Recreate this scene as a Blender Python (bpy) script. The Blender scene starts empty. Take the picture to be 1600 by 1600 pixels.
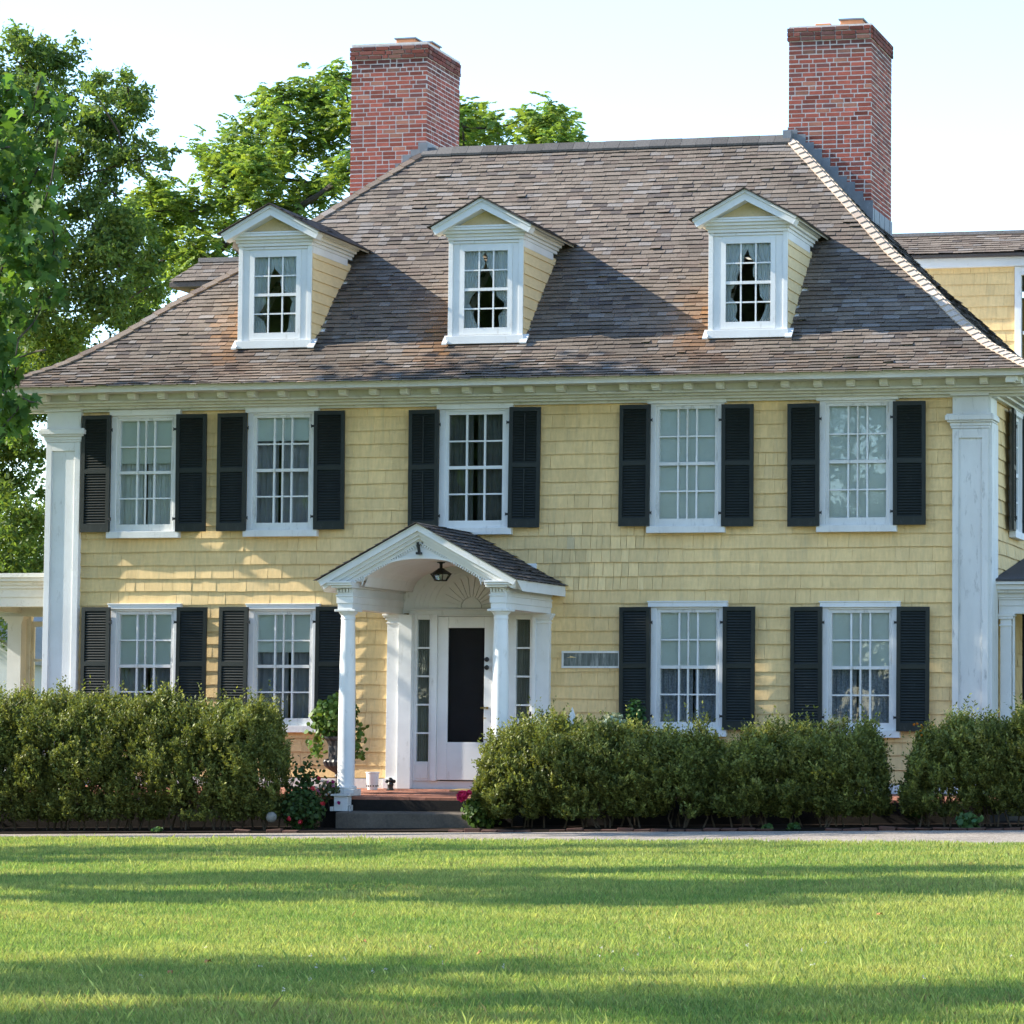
import bpy, math, random
import numpy as np
from mathutils import Vector, Matrix
random.seed(7); RNG = np.random.default_rng(7)
sc = bpy.context.scene
COL = sc.collection
# ------------------------------------------------------------------ camera
cd = bpy.data.cameras.new('camera'); cam = bpy.data.objects.new('camera', cd); COL.objects.link(cam)
yaw, pitch, roll = 0.225627546, 0.0645771130, 0.00510309619
cam.location = (13.5523759, -40.5477181, 1.31)
fw = Vector((-math.sin(yaw)*math.cos(pitch), math.cos(yaw)*math.cos(pitch), math.sin(pitch)))
r0 = fw.cross(Vector((0, 0, 1))).normalized(); u0 = r0.cross(fw)
rr = math.cos(roll)*r0 + math.sin(roll)*u0; uu = -math.sin(roll)*r0 + math.cos(roll)*u0
cam.rotation_euler = Matrix((rr, uu, -fw)).transposed().to_euler()
cd.sensor_fit = 'HORIZONTAL'; cd.sensor_width = 36.0; cd.lens = 5002.537*36/1600
cd.shift_x = (800-1226.444)/1600; cd.shift_y = (796.791-800)/1600
cd.clip_start = 0.5; cd.clip_end = 3000
sc.camera = cam
# ------------------------------------------------------------------ light
SUN_EL, SUN_AZ = math.radians(31), math.radians(7.0)      # azimuth in front of the facade plane, from the left
sdir = Vector((-math.cos(SUN_EL)*math.cos(SUN_AZ), -math.cos(SUN_EL)*math.sin(SUN_AZ), math.sin(SUN_EL)))
w = bpy.data.worlds.new('World'); sc.world = w; w.use_nodes = True
nt = w.node_tree; bg = nt.nodes['Background']
sky = nt.nodes.new('ShaderNodeTexSky'); sky.sky_type = 'NISHITA'; sky.sun_disc = False
sky.sun_elevation = SUN_EL; sky.sun_rotation = math.atan2(sdir.x, sdir.y)
sky.air_density = 1.0; sky.dust_density = 0.1; sky.ozone_density = 2.8
nt.links.new(sky.outputs[0], bg.inputs[0]); bg.inputs[1].default_value = 0.15
sd = bpy.data.lights.new('sun', 'SUN'); sd.energy = 4.0; sd.angle = math.radians(0.5); sd.color = (1.0, 0.92, 0.78)
sun = bpy.data.objects.new('sun', sd); COL.objects.link(sun); sun.rotation_euler = sdir.to_track_quat('Z', 'Y').to_euler()
sc.view_settings.view_transform = 'Standard'; sc.view_settings.look = 'None'
sc.view_settings.exposure = 1.6; sc.view_settings.gamma = 1.0
sc.cycles.max_bounces = 8; sc.cycles.transparent_max_bounces = 12
sc.cycles.use_adaptive_sampling = True
# ------------------------------------------------------------------ helpers
ORG = {}
def tag(o, label=None, cat=None, group=None, kind=None):
    if label: o['label'] = label
    if cat: o['category'] = cat
    if group: o['group'] = group
    if kind: o['kind'] = kind
    return o
def link(name, data, parent=None, org=None):
    o = bpy.data.objects.new(name, data); COL.objects.link(o)
    po = ORG.get(parent, Vector((0, 0, 0))) if parent else Vector((0, 0, 0))
    if org is None: org = po
    org = Vector(org); ORG[o] = org
    if parent: o.parent = parent
    o.location = org - po
    return o
def empty(name, loc, label, cat, group=None, parent=None):
    o = link(name, None, parent, loc); o.empty_display_size = .2
    if label or cat: tag(o, label, cat, group)
    return o
class MB:
    def __init__(s): s.v = []; s.f = []; s.c = []
    def poly(s, pts, col=(1, 1, 1)):
        n = len(s.v); s.v.extend([tuple(p) for p in pts]); s.f.append(tuple(range(n, n+len(pts)))); s.c.append(col)
    def hexa(s, p, col=(1, 1, 1), skip=()):      # p: 8 points, bottom loop 0-3 then top loop 4-7
        n = len(s.v); s.v.extend([tuple(q) for q in p])
        for i, f in enumerate(((3, 2, 1, 0), (4, 5, 6, 7), (0, 1, 5, 4), (1, 2, 6, 5), (2, 3, 7, 6), (3, 0, 4, 7))):
            if i in skip: continue
            s.f.append(tuple(n+k for k in f)); s.c.append(col)
    def wedge(s, p, col, butt):
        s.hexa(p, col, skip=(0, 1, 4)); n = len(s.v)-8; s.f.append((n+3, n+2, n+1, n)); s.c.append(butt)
    def box(s, x0, x1, y0, y1, z0, z1, col=(1, 1, 1)):
        s.hexa([(x0, y0, z0), (x1, y0, z0), (x1, y1, z0), (x0, y1, z0), (x0, y0, z1), (x1, y0, z1), (x1, y1, z1), (x0, y1, z1)], col)
    def prism(s, pts, d, col=(1, 1, 1)):         # planar polygon extruded along vector d
        a = [Vector(p) for p in pts]; d = Vector(d); b = [p+d for p in a]
        n = len(s.v); k = len(a); s.v.extend([tuple(p) for p in a+b])
        s.f.append(tuple(range(n, n+k))[::-1]); s.c.append(col)
        s.f.append(tuple(range(n+k, n+2*k))); s.c.append(col)
        for i in range(k):
            j = (i+1) % k; s.f.append((n+i, n+j, n+k+j, n+k+i)); s.c.append(col)
    def lathe(s, prof, c, n=24, col=(1, 1, 1), flute=0, fl_n=0):
        base = len(s.v)
        for (r, z) in prof:
            for i in range(n):
                a = 2*math.pi*i/n; q = r*(1+flute*math.cos(fl_n*a)) if flute else r
                s.v.append((c[0]+q*math.cos(a), c[1]+q*math.sin(a), c[2]+z))
        for k in range(len(prof)-1):
            for i in range(n):
                j = (i+1) % n
                s.f.append((base+k*n+i, base+k*n+j, base+(k+1)*n+j, base+(k+1)*n+i)); s.c.append(col)
        s.f.append(tuple(base+i for i in range(n))[::-1]); s.c.append(col)
        s.f.append(tuple(base+(len(prof)-1)*n+i for i in range(n))); s.c.append(col)
    def tube(s, path, radii, n=7, col=(1, 1, 1)):
        base = len(s.v); P = [Vector(p) for p in path]
        for k, p in enumerate(P):
            t = (P[min(k+1, len(P)-1)]-P[max(k-1, 0)]).normalized()
            a = t.orthogonal().normalized() if k == 0 else (pa-t*pa.dot(t)).normalized()
            pa = a; b = t.cross(a)
            for i in range(n):
                q = 2*math.pi*i/n; s.v.append(tuple(p+radii[k]*(math.cos(q)*a+math.sin(q)*b)))
        for k in range(len(P)-1):
            for i in range(n):
                j = (i+1) % n; s.f.append((base+k*n+i, base+k*n+j, base+(k+1)*n+j, base+(k+1)*n+i)); s.c.append(col)
        s.f.append(tuple(base+i for i in range(n))[::-1]); s.c.append(col)
        s.f.append(tuple(base+(len(P)-1)*n+i for i in range(n))); s.c.append(col)
    def sphere(s, c, r, n=12, m=8, col=(1, 1, 1), sq=(1, 1, 1)):
        s.lathe([(max(1e-4, r*sq[0]*math.sin(math.pi*k/m)), -r*sq[2]*math.cos(math.pi*k/m)) for k in range(m+1)], c, n, col)
    def build(s, name, mat, parent=None, org=None, smooth=False, bevel=0):
        me = bpy.data.meshes.new(name)
        o = link(name, me, parent, org); og = ORG[o]
        me.from_pydata([(a-og.x, b-og.y, c-og.z) for a, b, c in s.v], [], s.f)
        at = me.attributes.new('col', 'FLOAT_COLOR', 'FACE')
        a = np.ones((len(s.f), 4), np.float32); a[:, :3] = np.array(s.c, np.float32).reshape(-1, 3); at.data.foreach_set('color', a.ravel())
        if smooth:
            me.polygons.foreach_set('use_smooth', np.ones(len(s.f), bool))
            md = o.modifiers.new('es', 'EDGE_SPLIT'); md.split_angle = math.radians(35)
        if bevel:
            md = o.modifiers.new('bv', 'BEVEL'); md.width = bevel; md.segments = 2; md.limit_method = 'ANGLE'
        me.materials.append(mat); me.update()
        return o
def np_mesh(name, V, k, cols, mat, parent=None, org=None):
    """V (n,k,3): n separate k-gons"""
    n = len(V); me = bpy.data.meshes.new(name); o = link(name, me, parent, org); og = np.array(ORG[o], np.float32)
    v = (V.reshape(-1, 3)-og).astype(np.float32)
    me.vertices.add(n*k); me.vertices.foreach_set('co', v.ravel())
    me.loops.add(n*k); me.loops.foreach_set('vertex_index', np.arange(n*k, dtype=np.int32))
    me.polygons.add(n); me.polygons.foreach_set('loop_start', np.arange(0, n*k, k, dtype=np.int32))
    me.update(calc_edges=True)
    at = me.attributes.new('col', 'FLOAT_COLOR', 'FACE')
    a = np.ones((n, 4), np.float32); a[:, :3] = cols; at.data.foreach_set('color', a.ravel())
    me.materials.append(mat); me.update()
    return o
# ------------------------------------------------------------------ materials
def newmat(name):
    m = bpy.data.materials.new(name); m.use_nodes = True
    t = m.node_tree; return m, t, t.nodes['Principled BSDF']
def N(t, kind, **kw):
    n = t.nodes.new('ShaderNode'+kind)
    for k, v in kw.items(): setattr(n, k, v)
    return n
def noise(t, scale, detail=4, stretch=None, rough=.6):
    tc = N(t, 'TexCoord'); n = N(t, 'TexNoise'); n.inputs['Scale'].default_value = scale; n.inputs['Detail'].default_value = detail; n.inputs['Roughness'].default_value = rough
    if stretch:
        mp = N(t, 'Mapping'); mp.inputs['Scale'].default_value = stretch
        t.links.new(tc.outputs['Object'], mp.inputs[0]); t.links.new(mp.outputs[0], n.inputs['Vector'])
    else: t.links.new(tc.outputs['Object'], n.inputs['Vector'])
    return n
def ramp(t, src, stops):
    r = N(t, 'ValToRGB'); e = r.color_ramp.elements
    while len(e) < len(stops): e.new(.5)
    for i, (p, c) in enumerate(stops):
        e[i].position = p; e[i].color = (*c, 1) if len(c) == 3 else c
    t.links.new(src, r.inputs[0]); return r
def mul(t, a, b, fac=1.0, kind='MULTIPLY'):
    m = N(t, 'MixRGB', blend_type=kind); m.inputs[0].default_value = fac
    for i, x in ((1, a), (2, b)):
        if isinstance(x, tuple): m.inputs[i].default_value = (*x, 1)
        else: t.links.new(x, m.inputs[i])
    return m.outputs[0]
def paint(name, col, rough=.55, n1=(3, .12), n2=None, stretch=None, attr=False, bump=0, bscale=60, spec=.3, dirt=None):
    """painted or plain surface: base colour, soft blotches, optional dirt colour with a mask of its own, optional bump"""
    m, t, p = newmat(name)
    base = col
    if attr:
        a = N(t, 'Attribute', attribute_name='col'); base = mul(t, a.outputs['Color'], col)
    if n1:
        n = noise(t, n1[0], 5, stretch); d = n1[1]
        r = ramp(t, n.outputs['Fac'], [(.3, (1-d,)*3), (.7, (1+d*.4,)*3)]); base = mul(t, base, r.outputs[0])
    if n2:
        n = noise(t, n2[0], 6, n2[2] if len(n2) > 2 else None); d = n2[1]
        r = ramp(t, n.outputs['Fac'], [(.35, (1-d,)*3), (.65, (1,)*3)]); base = mul(t, base, r.outputs[0])
    if dirt:      # (colour, scale, low, high, stretch)
        n = noise(t, dirt[1], 8, dirt[4] if len(dirt) > 4 else None, .7)
        r = ramp(t, n.outputs['Fac'], [(dirt[2], (0, 0, 0)), (dirt[3], (1, 1, 1))])
        mx = N(t, 'MixRGB'); t.links.new(r.outputs[0], mx.inputs[0])
        if isinstance(base, tuple): mx.inputs[1].default_value = (*base, 1)
        else: t.links.new(base, mx.inputs[1])
        mx.inputs[2].default_value = (*dirt[0], 1); base = mx.outputs[0]
    if isinstance(base, tuple): p.inputs['Base Color'].default_value = (*base, 1)
    else: t.links.new(base, p.inputs['Base Color'])
    p.inputs['Roughness'].default_value = rough; p.inputs['Specular IOR Level'].default_value = spec
    if bump:
        n = noise(t, bscale, 4, stretch); b = N(t, 'Bump'); b.inputs['Strength'].default_value = bump; b.inputs['Distance'].default_value = .01
        t.links.new(n.outputs['Fac'], b.inputs['Height']); t.links.new(b.outputs[0], p.inputs['Normal'])
    return m
def leafmat(name, trans=.5, tint=(1.25, 1.2, .5), rough=.5):
    m, t, p = newmat(name); a = N(t, 'Attribute', attribute_name='col')
    t.links.new(a.outputs['Color'], p.inputs['Base Color']); p.inputs['Roughness'].default_value = rough; p.inputs['Specular IOR Level'].default_value = .18
    tr = N(t, 'BsdfTranslucent'); t.links.new(mul(t, a.outputs['Color'], tint), tr.inputs[0])
    mx = N(t, 'MixShader'); mx.inputs[0].default_value = trans
    t.links.new(p.outputs[0], mx.inputs[1]); t.links.new(tr.outputs[0], mx.inputs[2]); t.links.new(mx.outputs[0], t.nodes['Material Output'].inputs[0])
    return m
def glassmat(name, tint=(.95, .965, .955), gain=1.1, wob=.04):
    m, t, p = newmat(name); t.nodes.remove(p)
    tr = N(t, 'BsdfTransparent'); tr.inputs[0].default_value = (*tint, 1)
    gl = N(t, 'BsdfGlossy'); gl.inputs['Roughness'].default_value = .015; gl.inputs[0].default_value = (.9, .95, 1, 1)
    fr = N(t, 'Fresnel'); fr.inputs[0].default_value = 1.5
    n = noise(t, 3.5, 2); b = N(t, 'Bump'); b.inputs['Strength'].default_value = wob; b.inputs['Distance'].default_value = .02
    t.links.new(n.outputs['Fac'], b.inputs['Height']); t.links.new(b.outputs[0], gl.inputs['Normal'])
    mt = N(t, 'Math', operation='MULTIPLY'); mt.inputs[1].default_value = gain; t.links.new(fr.outputs[0], mt.inputs[0])
    mx = N(t, 'MixShader'); t.links.new(mt.outputs[0], mx.inputs[0]); t.links.new(tr.outputs[0], mx.inputs[1]); t.links.new(gl.outputs[0], mx.inputs[2])
    t.links.new(mx.outputs[0], t.nodes['Material Output'].inputs[0]); return m
MT = {}
MT['white'] = paint('white_paint', (.735, .74, .735), .5, (2.2, .1), dirt=((.40, .39, .36), 9, .60, .82, (1, 1, .35)), bump=.12, bscale=30)
MT['white_old'] = paint('weathered_white_paint', (.68, .68, .66), .6, (2.5, .14), dirt=((.30, .30, .29), 14, .56, .76, (1, 1, .25)), bump=.25, bscale=25, stretch=(1, 1, .3))
MT['cream'] = paint('cornice_paint', (.66, .655, .60), .55, (2, .16), dirt=((.30, .29, .23), 7, .55, .8), bump=.1)
MT['wall'] = paint('yellow_shingle_paint', (1, 1, 1), .7, (.8, .17), (28, .13, (1, 1, .22)), attr=True, bump=.4, bscale=70, stretch=None, dirt=((.40, .335, .20), 3.0, .55, .92, (2.2, 1, .22)))
MT['clap'] = paint('yellow_clapboard_paint', (.75, .585, .33), .7, (2, .1), (30, .1, (1, .3, 1)), bump=.25, bscale=60, dirt=((.28, .17, .07), 22, .66, .74))
MT['sheath'] = paint('yellow_sheathing', (.30, .21, .06), .8, (3, .2))
MT['roof'] = paint('weathered_cedar_shingle', (1, 1, 1), .8, (.55, .22), (45, .3), attr=True, bump=.5, bscale=50, spec=.2)
MT['lead'] = paint('lead_flashing', (.20, .21, .23), .5, (5, .25), bump=.15, dirt=((.42, .42, .42), 10, .6, .8))
MT['brick'] = paint('red_brick', (1, 1, 1), .85, (14, .18), (60, .2), attr=True, bump=.5, bscale=90, spec=.2)
MT['mortar'] = paint('mortar', (.66, .60, .56), .9, (20, .2), bump=.3)
MT['clay'] = paint('terracotta_flue', (.62, .27, .13), .8, (6, .2))
MT['shutter'] = paint('dark_green_shutter_paint', (.017, .022, .0195), .45, (3, .25), spec=.35, dirt=((.05, .055, .055), 12, .58, .8, (1, 1, .4)), bump=.1)
MT['iron'] = paint('black_iron', (.012, .012, .012), .45, (8, .2), spec=.5)
MT['glass'] = glassmat('window_glass')
MT['glassdark'] = glassmat('door_glass', (.62, .62, .63), .3, .01)
MT['shade'] = paint('roller_shade_cloth', (.80, .83, .79), .9, (1.5, .1))
MT['curtain'] = paint('grey_curtain_cloth', (.36, .36, .40), .95, (6, .15))
MT['lace'] = paint('blue_grey_lace', (.40, .43, .50), .95, (40, .5))
MT['dimcloth'] = paint('dim_grey_cloth', (.15, .15, .14), .95, (6, .2))
MT['pleat'] = paint('grey_pleated_cloth', (.30, .29, .26), .95, (6, .1))
MT['sheer'] = paint('white_sheer_cloth', (.80, .82, .84), .95, (5, .1))
MT['room'] = paint('room_plaster', (.22, .20, .18), .9, (2, .1))
MT['concrete'] = paint('dark_concrete', (.15, .125, .10), .9, (3, .25), (40, .25), bump=.3, dirt=((.06, .055, .05), 4, .5, .8))
MT['riser'] = paint('dark_stone_riser', (.017, .014, .012), .9, (3, .3), (30, .3), bump=.4)
MT['terrace'] = paint('brick_paving', (1, 1, 1), .85, (9, .2), attr=True, bump=.3)
MT['urn'] = paint('dark_cast_iron_urn', (.05, .045, .05), .5, (10, .4), spec=.5, dirt=((.16, .15, .15), 12, .55, .75))
MT['bark'] = paint('bark', (.09, .075, .06), .9, (4, .3), (30, .4, (1, 1, .2)), bump=.8, bscale=25)
MT['stem'] = paint('twig_bark', (.10, .08, .06), .9, (4, .3))
MT['leaf'] = leafmat('tree_leaf'); MT['hedge'] = leafmat('hedge_leaf', .3, (1.2, 1.15, .5), .45)
MT['grassm'] = leafmat('grass_blade', .42, (1.12, 1.1, .6), .5)
MT['petal'] = leafmat('flower_petal', .35, (1.1, .9, .9), .6)
MT['mat'] = paint('coir_mat', (.42, .28, .12), .95, (30, .3))
MT['straw'] = paint('dry_leaf', (.40, .19, .06), .8, (8, .3))
MT['brass'] = paint('old_brass', (.35, .24, .08), .35, None); MT['brass'].node_tree.nodes['Principled BSDF'].inputs['Metallic'].default_value = .8
MT['stone'] = paint('pale_stone', (.27, .26, .23), .9, (10, .2), bump=.3)
def groundz(x, y=0): return -.112+.0165*(max(-14, min(16, x))-1.0)
# ------------------------------------------------------------------ ground, path, bed
XL, XR = -6.15, 6.95                                  # corners of the main block
EX0, EX1, EY, RT = -6.69, 7.56, -.62, 4.4             # eave corners, eave line, ridge run
RX0, RX1, RY = -2.10, 3.45, EY+RT
BACKY = RY+RT
TS = [-.11, 0, .65, 1.2, 1.75, 2.4, 3.3, 3.9, 4.4]; TZ = [5.70, 5.745, 6.10, 6.54, 7.06, 7.61, 8.51, 9.10, 9.58]
def rz(t): return float(np.interp(t, TS, TZ))
def grid_ground(name, xs, ys, lift, mat, kind='structure'):
    m = MB()
    for i in range(len(xs)-1):
        for j in range(len(ys)-1):
            p = [(xs[i], ys[j]), (xs[i+1], ys[j]), (xs[i+1], ys[j+1]), (xs[i], ys[j+1])]
            m.poly([(x, y, groundz(x)+lift) for x, y in p])
    return tag(m.build(name, mat), kind=kind)
def mat_ground():
    m, t, p = newmat('lawn_soil'); n = noise(t, .35, 8); n2 = noise(t, 9, 6)
    r = ramp(t, n.outputs['Fac'], [(.3, (.07, .12, .025)), (.7, (.13, .17, .04))]); r2 = ramp(t, n2.outputs['Fac'], [(.3, (.55,)*3), (.7, (1.1,)*3)])
    t.links.new(mul(t, r.outputs[0], r2.outputs[0]), p.inputs['Base Color']); p.inputs['Roughness'].default_value = 1; p.inputs['Specular IOR Level'].default_value = .1
    return m
def mat_gravel():
    m, t, p = newmat('gravel'); tc = N(t, 'TexCoord'); v = N(t, 'TexVoronoi'); v.inputs['Scale'].default_value = 55
    t.links.new(tc.outputs['Object'], v.inputs['Vector']); r = ramp(t, v.outputs['Color'], [(0, (.11, .09, .07)), (.5, (.30, .25, .20)), (1, (.50, .43, .355))])
    n = noise(t, 1.2, 6); r2 = ramp(t, n.outputs['Fac'], [(.3, (.75,)*3), (.7, (1.1,)*3)])
    t.links.new(mul(t, r.outputs[0], r2.outputs[0]), p.inputs['Base Color']); p.inputs['Roughness'].default_value = .95
    b = N(t, 'Bump'); b.inputs['Strength'].default_value = .8; b.inputs['Distance'].default_value = .012; t.links.new(v.outputs['Distance'], b.inputs['Height']); t.links.new(b.outputs[0], p.inputs['Normal'])
    return m
grid_ground('ground', [-400, -60, -14, -8, -4, 0, 4, 8, 12, 16, 60, 400], [-300, -60, -30, -6, 0, 30, 80, 900], 0, mat_ground())
soil = paint('dark_bed_soil', (.035, .024, .017), 1.0, (3, .35), (40, .4), bump=.8, bscale=30, spec=.1, dirt=((.09, .055, .03), 24, .62, .75))
grid_ground('soil_bed', [-14, -8, -4, 0, 4, 8, 12], [-3.62, -2.2, -.5], .03, soil)
LAWN = [(-14, -4.2), (-4.5, -4.75), (2.3, -6.2), (8.3, -7.6), (14, -8.6)]
def lawn_edge(x): return float(np.interp(x, [a for a, b in LAWN], [b for a, b in LAWN]))
m = MB()
xs = np.linspace(-14, 14, 57)
for a, b in zip(xs[:-1], xs[1:]):
    m.poly([(a, lawn_edge(a)-.3, groundz(a)+.006), (b, lawn_edge(b)-.3, groundz(b)+.006), (b, -3.60+.04*math.sin(b*5), groundz(b)+.012), (a, -3.60+.04*math.sin(a*5), groundz(a)+.012)])
tag(m.build('gravel_path', mat_gravel()), kind='structure')
# ------------------------------------------------------------------ the house
house = empty('house', (.4, 0, 0), 'large yellow shingled colonial house with white trim, dark shutters and hipped cedar roof', 'house')
D1, D2, D3 = (-3.50, -2.46), (-.475, .555), (3.145, 4.195)
DORM = [D1, D2, D3]
WIN = {  # cap left, cap right, cap top, sill bottom
 'U1': (-5.224, -4.19, 5.451, 3.696), 'U2': (-3.242, -2.192, 5.464, 3.702), 'U3': (-.515, .549, 5.463, 3.707), 'U4': (2.399, 3.463, 5.490, 3.708), 'U5': (4.672, 5.754, 5.492, 3.702),
 'L1': (-5.192, -4.138, 2.806, 1.067), 'L2': (-3.187, -2.142, 2.800, 1.070), 'L4': (2.430, 3.497, 2.817, 1.050), 'L5': (4.733, 5.789, 2.807, 1.050)}
OPEN = []
for k, (a, b, t_, s_) in WIN.items():
    c = (a+b)/2; OPEN.append((c-.43, c+.43, s_+.06, t_-.09))
DOORO = (-.86, .90, .33, 2.70)
OPEN.append(DOORO)
def sheathing(y0, y1, x0, x1, z0, z1, opens):
    m = MB(); xs = sorted({x0, x1, *[o[0] for o in opens], *[o[1] for o in opens]}); zs = sorted({z0, z1, *[o[2] for o in opens], *[o[3] for o in opens]})
    for i in range(len(xs)-1):
        for j in range(len(zs)-1):
            cx, cz = (xs[i]+xs[i+1])/2, (zs[j]+zs[j+1])/2
            if any(o[0] < cx < o[1] and o[2] < cz < o[3] for o in opens): continue
            m.box(xs[i], xs[i+1], y0, y1, zs[j], zs[j+1])
    return m
YC = np.array((.82, .585, .275))
def wall_shingles(m, x0, x1, z0, z1, opens, P, expo=.1795, phase=0.0, wr=(.09, .27), y_rough=False):
    """individual shingles on a wall; P(x, out, z) -> world point"""
    z = z0+phase-expo
    while z < z1:
        za, zb = max(z, z0), min(z+expo, z1); sag = random.uniform(-.003, .003)
        if zb-za > .02:
            x = x0
            while x < x1-1e-6:
                wd = random.uniform(*wr)*random.choice((1, 1, 1.25)) if not (y_rough and .95 < x < 2.6 and 2.85 < z < 3.75 and random.random() < 1.15-abs(x-1.5)*.75) else random.uniform(.07, .15); xe = min(x+wd, x1)
                if x1-xe < .05: xe = x1
                segs = [(x, xe, za, zb)]
                for o in opens:
                    ns = []
                    for (a, b, c, d) in segs:
                        if b <= o[0] or a >= o[1] or d <= o[2] or c >= o[3]: ns.append((a, b, c, d)); continue
                        if a < o[0]: ns.append((a, o[0], c, d))
                        if b > o[1]: ns.append((o[1], b, c, d))
                        ia, ib = max(a, o[0]), min(b, o[1])
                        if c < o[2]: ns.append((ia, ib, c, o[2]))
                        if d > o[3]: ns.append((ia, ib, o[3], d))
                    segs = ns
                br = random.gauss(1, .032); g = max(0, random.gauss(0, .035)); col = YC*br*(1-g)+np.array((.5, .46, .34))*g*br
                if random.random() < .002: col = col*.55+np.array((.42, .37, .26))*.45
                th = random.uniform(.023, .029); dz = random.uniform(-.0022, .0022)+sag; gap = random.choice((.0005, .0008, .0012, .0024))
                rough_ = .95 < x < 2.6 and 2.85 < z < 3.75 and random.random() < 1.15-abs(x-1.5)*.75 and y_rough
                if rough_: gap = random.uniform(.0015, .004); col = col*random.uniform(.85, 1.1)+np.array((.03, .03, .02))
                tw = random.uniform(-.002, .002)
                for (a, b, c, d) in segs:
                    if b-a < .012 or d-c < .01: continue
                    cz = c+dz+.005*math.sin(a*1.3+za*9)+.003*math.sin(a*3.7+za*23) if abs(c-za) < 1e-6 else c
                    f = (d-z)/expo; tt = .004+(th-.004)*(1-f)
                    a2, b2 = a+gap, b-gap
                    top = d+.036 if abs(d-zb) < 1e-6 else d
                    m.wedge([P(a2, th+tw, cz), P(b2, th-tw, cz), P(b2, .001, cz+.03), P(a2, .001, cz+.03), P(a2, tt, top), P(b2, tt, top), P(b2, 0, top), P(a2, 0, top)], col, np.array((.22, .15, .06)))      # butt face darkened: shadow line under each course painted into the colour
                x = xe
        z += expo
# front wall
wm = MB(); front = lambda x, o, z: (x, .006-o, z)
wopens = [(a-.02, b+.02, c-.05, d+.05) for a, b, c, d in OPEN[:-1]]+[(-1.10, 1.08, .3, 2.70)]
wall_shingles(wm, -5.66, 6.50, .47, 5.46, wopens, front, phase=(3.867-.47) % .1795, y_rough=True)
wall_o = wm.build('wall', MT['wall'], house)
sheathing(.006, .12, XL+.03, XR-.03, .05, 5.60, OPEN).build('sheathing', MT['sheath'], wall_o)
# side walls
sm = MB(); P_r = lambda y, o, z: (XR-.02+o, y, z)
SWIN = (1.67, 2.33)                                   # side window, along Y
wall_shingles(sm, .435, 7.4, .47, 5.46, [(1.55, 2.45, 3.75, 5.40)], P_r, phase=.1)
sw = sm.build('wall', MT['wall'], house); sheathing(0, 1, 0, 1, 0, 1, [])
m = MB()
for y0, y1, z0, z1 in ((.12, 1.6, .05, 5.6), (2.4, 7.5, .05, 5.6), (1.6, 2.4, .05, 3.8), (1.6, 2.4, 5.36, 5.6)): m.box(XR-.14, XR-.021, y0, y1, z0, z1)
m.build('sheathing', MT['sheath'], sw)
sm = MB(); P_l = lambda y, o, z: (XL+.02-o, y, z)
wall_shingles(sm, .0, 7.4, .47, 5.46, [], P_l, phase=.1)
sw = sm.build('wall', MT['wall'], house); m = MB(); m.box(XL+.021, XL+.14, .12, 7.5, .05, 5.6); m.build('sheathing', MT['sheath'], sw)
m = MB(); m.box(XL+.14, XR-.14, 7.4, 7.5, .05, 5.6); m.build('wall', MT['sheath'], house)
m = MB(); m.box(-5.7, -1.13, -.03, .006, .28, .462); m.box(1.11, 6.5, -.03, .006, .28, .462)
m.build('baseboard', MT['white_old'], house)
m = MB()      # storeys inside
for z0, z1 in ((.1, .30), (2.95, 3.12), (5.50, 5.60)): m.box(XL+.15, XR-.15, .13, 7.39, z0, z1)
m.box(XL+.15, XR-.15, 4.2, 4.3, .31, 5.49)
for x in (-3.7, -1.25, 1.3, 4.1): m.box(x, x+.1, .13, 4.19, .31, 2.94); m.box(x, x+.1, .13, 4.19, 3.13, 5.49)
m.build('interior', MT['room'], house)
# pilasters
def pilaster(x0, x1, wrap):
    m = MB(); yf = -.085; f = .082
    m.box(x0, x1, -.065, .05, .12, 5.10)
    for a, b in ((x0, x0+f), (x1-f, x1)): m.box(a, b, yf-.005, -.066, .50, 5.02)
    m.box(x0+f+.001, x1-f-.001, yf-.005, -.066, 4.90, 5.02); m.box(x0+f+.001, x1-f-.001, yf-.005, -.066, .5, .62)
    for a, b in ((x0+f, x0+f+.012), (x1-f-.012, x1-f)): m.box(a+.001, b-.001, -.078, -.067, .63, 4.89)
    sx = x1 if wrap > 0 else x0
    a, b = (sx-.05, sx+.02*0+.0) if wrap > 0 else (sx, sx+.05)
    if wrap > 0: m.box(x1-.02, x1+.048, -.064, .43, .12, 5.10); m.box(x1-.02, x1+.03, -.064, .43, 5.211, 5.43)
    else: m.box(x0-.012, x0-.001, -.06, .42, .12, 5.10)
    p = m.build('pilaster', MT['white_old'] if wrap > 0 else MT['white'], house, bevel=.003)
    c = MB()
    for z0, z1, e in ((5.022, 5.055, .018), (5.055, 5.10, .030), (5.10, 5.125, .06), (5.125, 5.19, .085), (5.19, 5.21, .07)):
        c.box(x0-e, x1+e, yf-e, .30, z0, z1)
    c.box(x0, x1, -.085, .05, 5.211, 5.44); c.box(x0-.02, x1+.02, -.145, -.0, 5.441, 5.558)
    c.build('capital', MT['white_old'] if wrap > 0 else MT['white'], p, bevel=.006)
    c = MB(); c.box(x0-.03, x1+.03, -.095, .03, .12, .49); c.build('plinth', MT['white_old'], p, bevel=.006)
pilaster(-6.15, -5.645, -1); pilaster(6.47, 6.935, 1)
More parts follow.
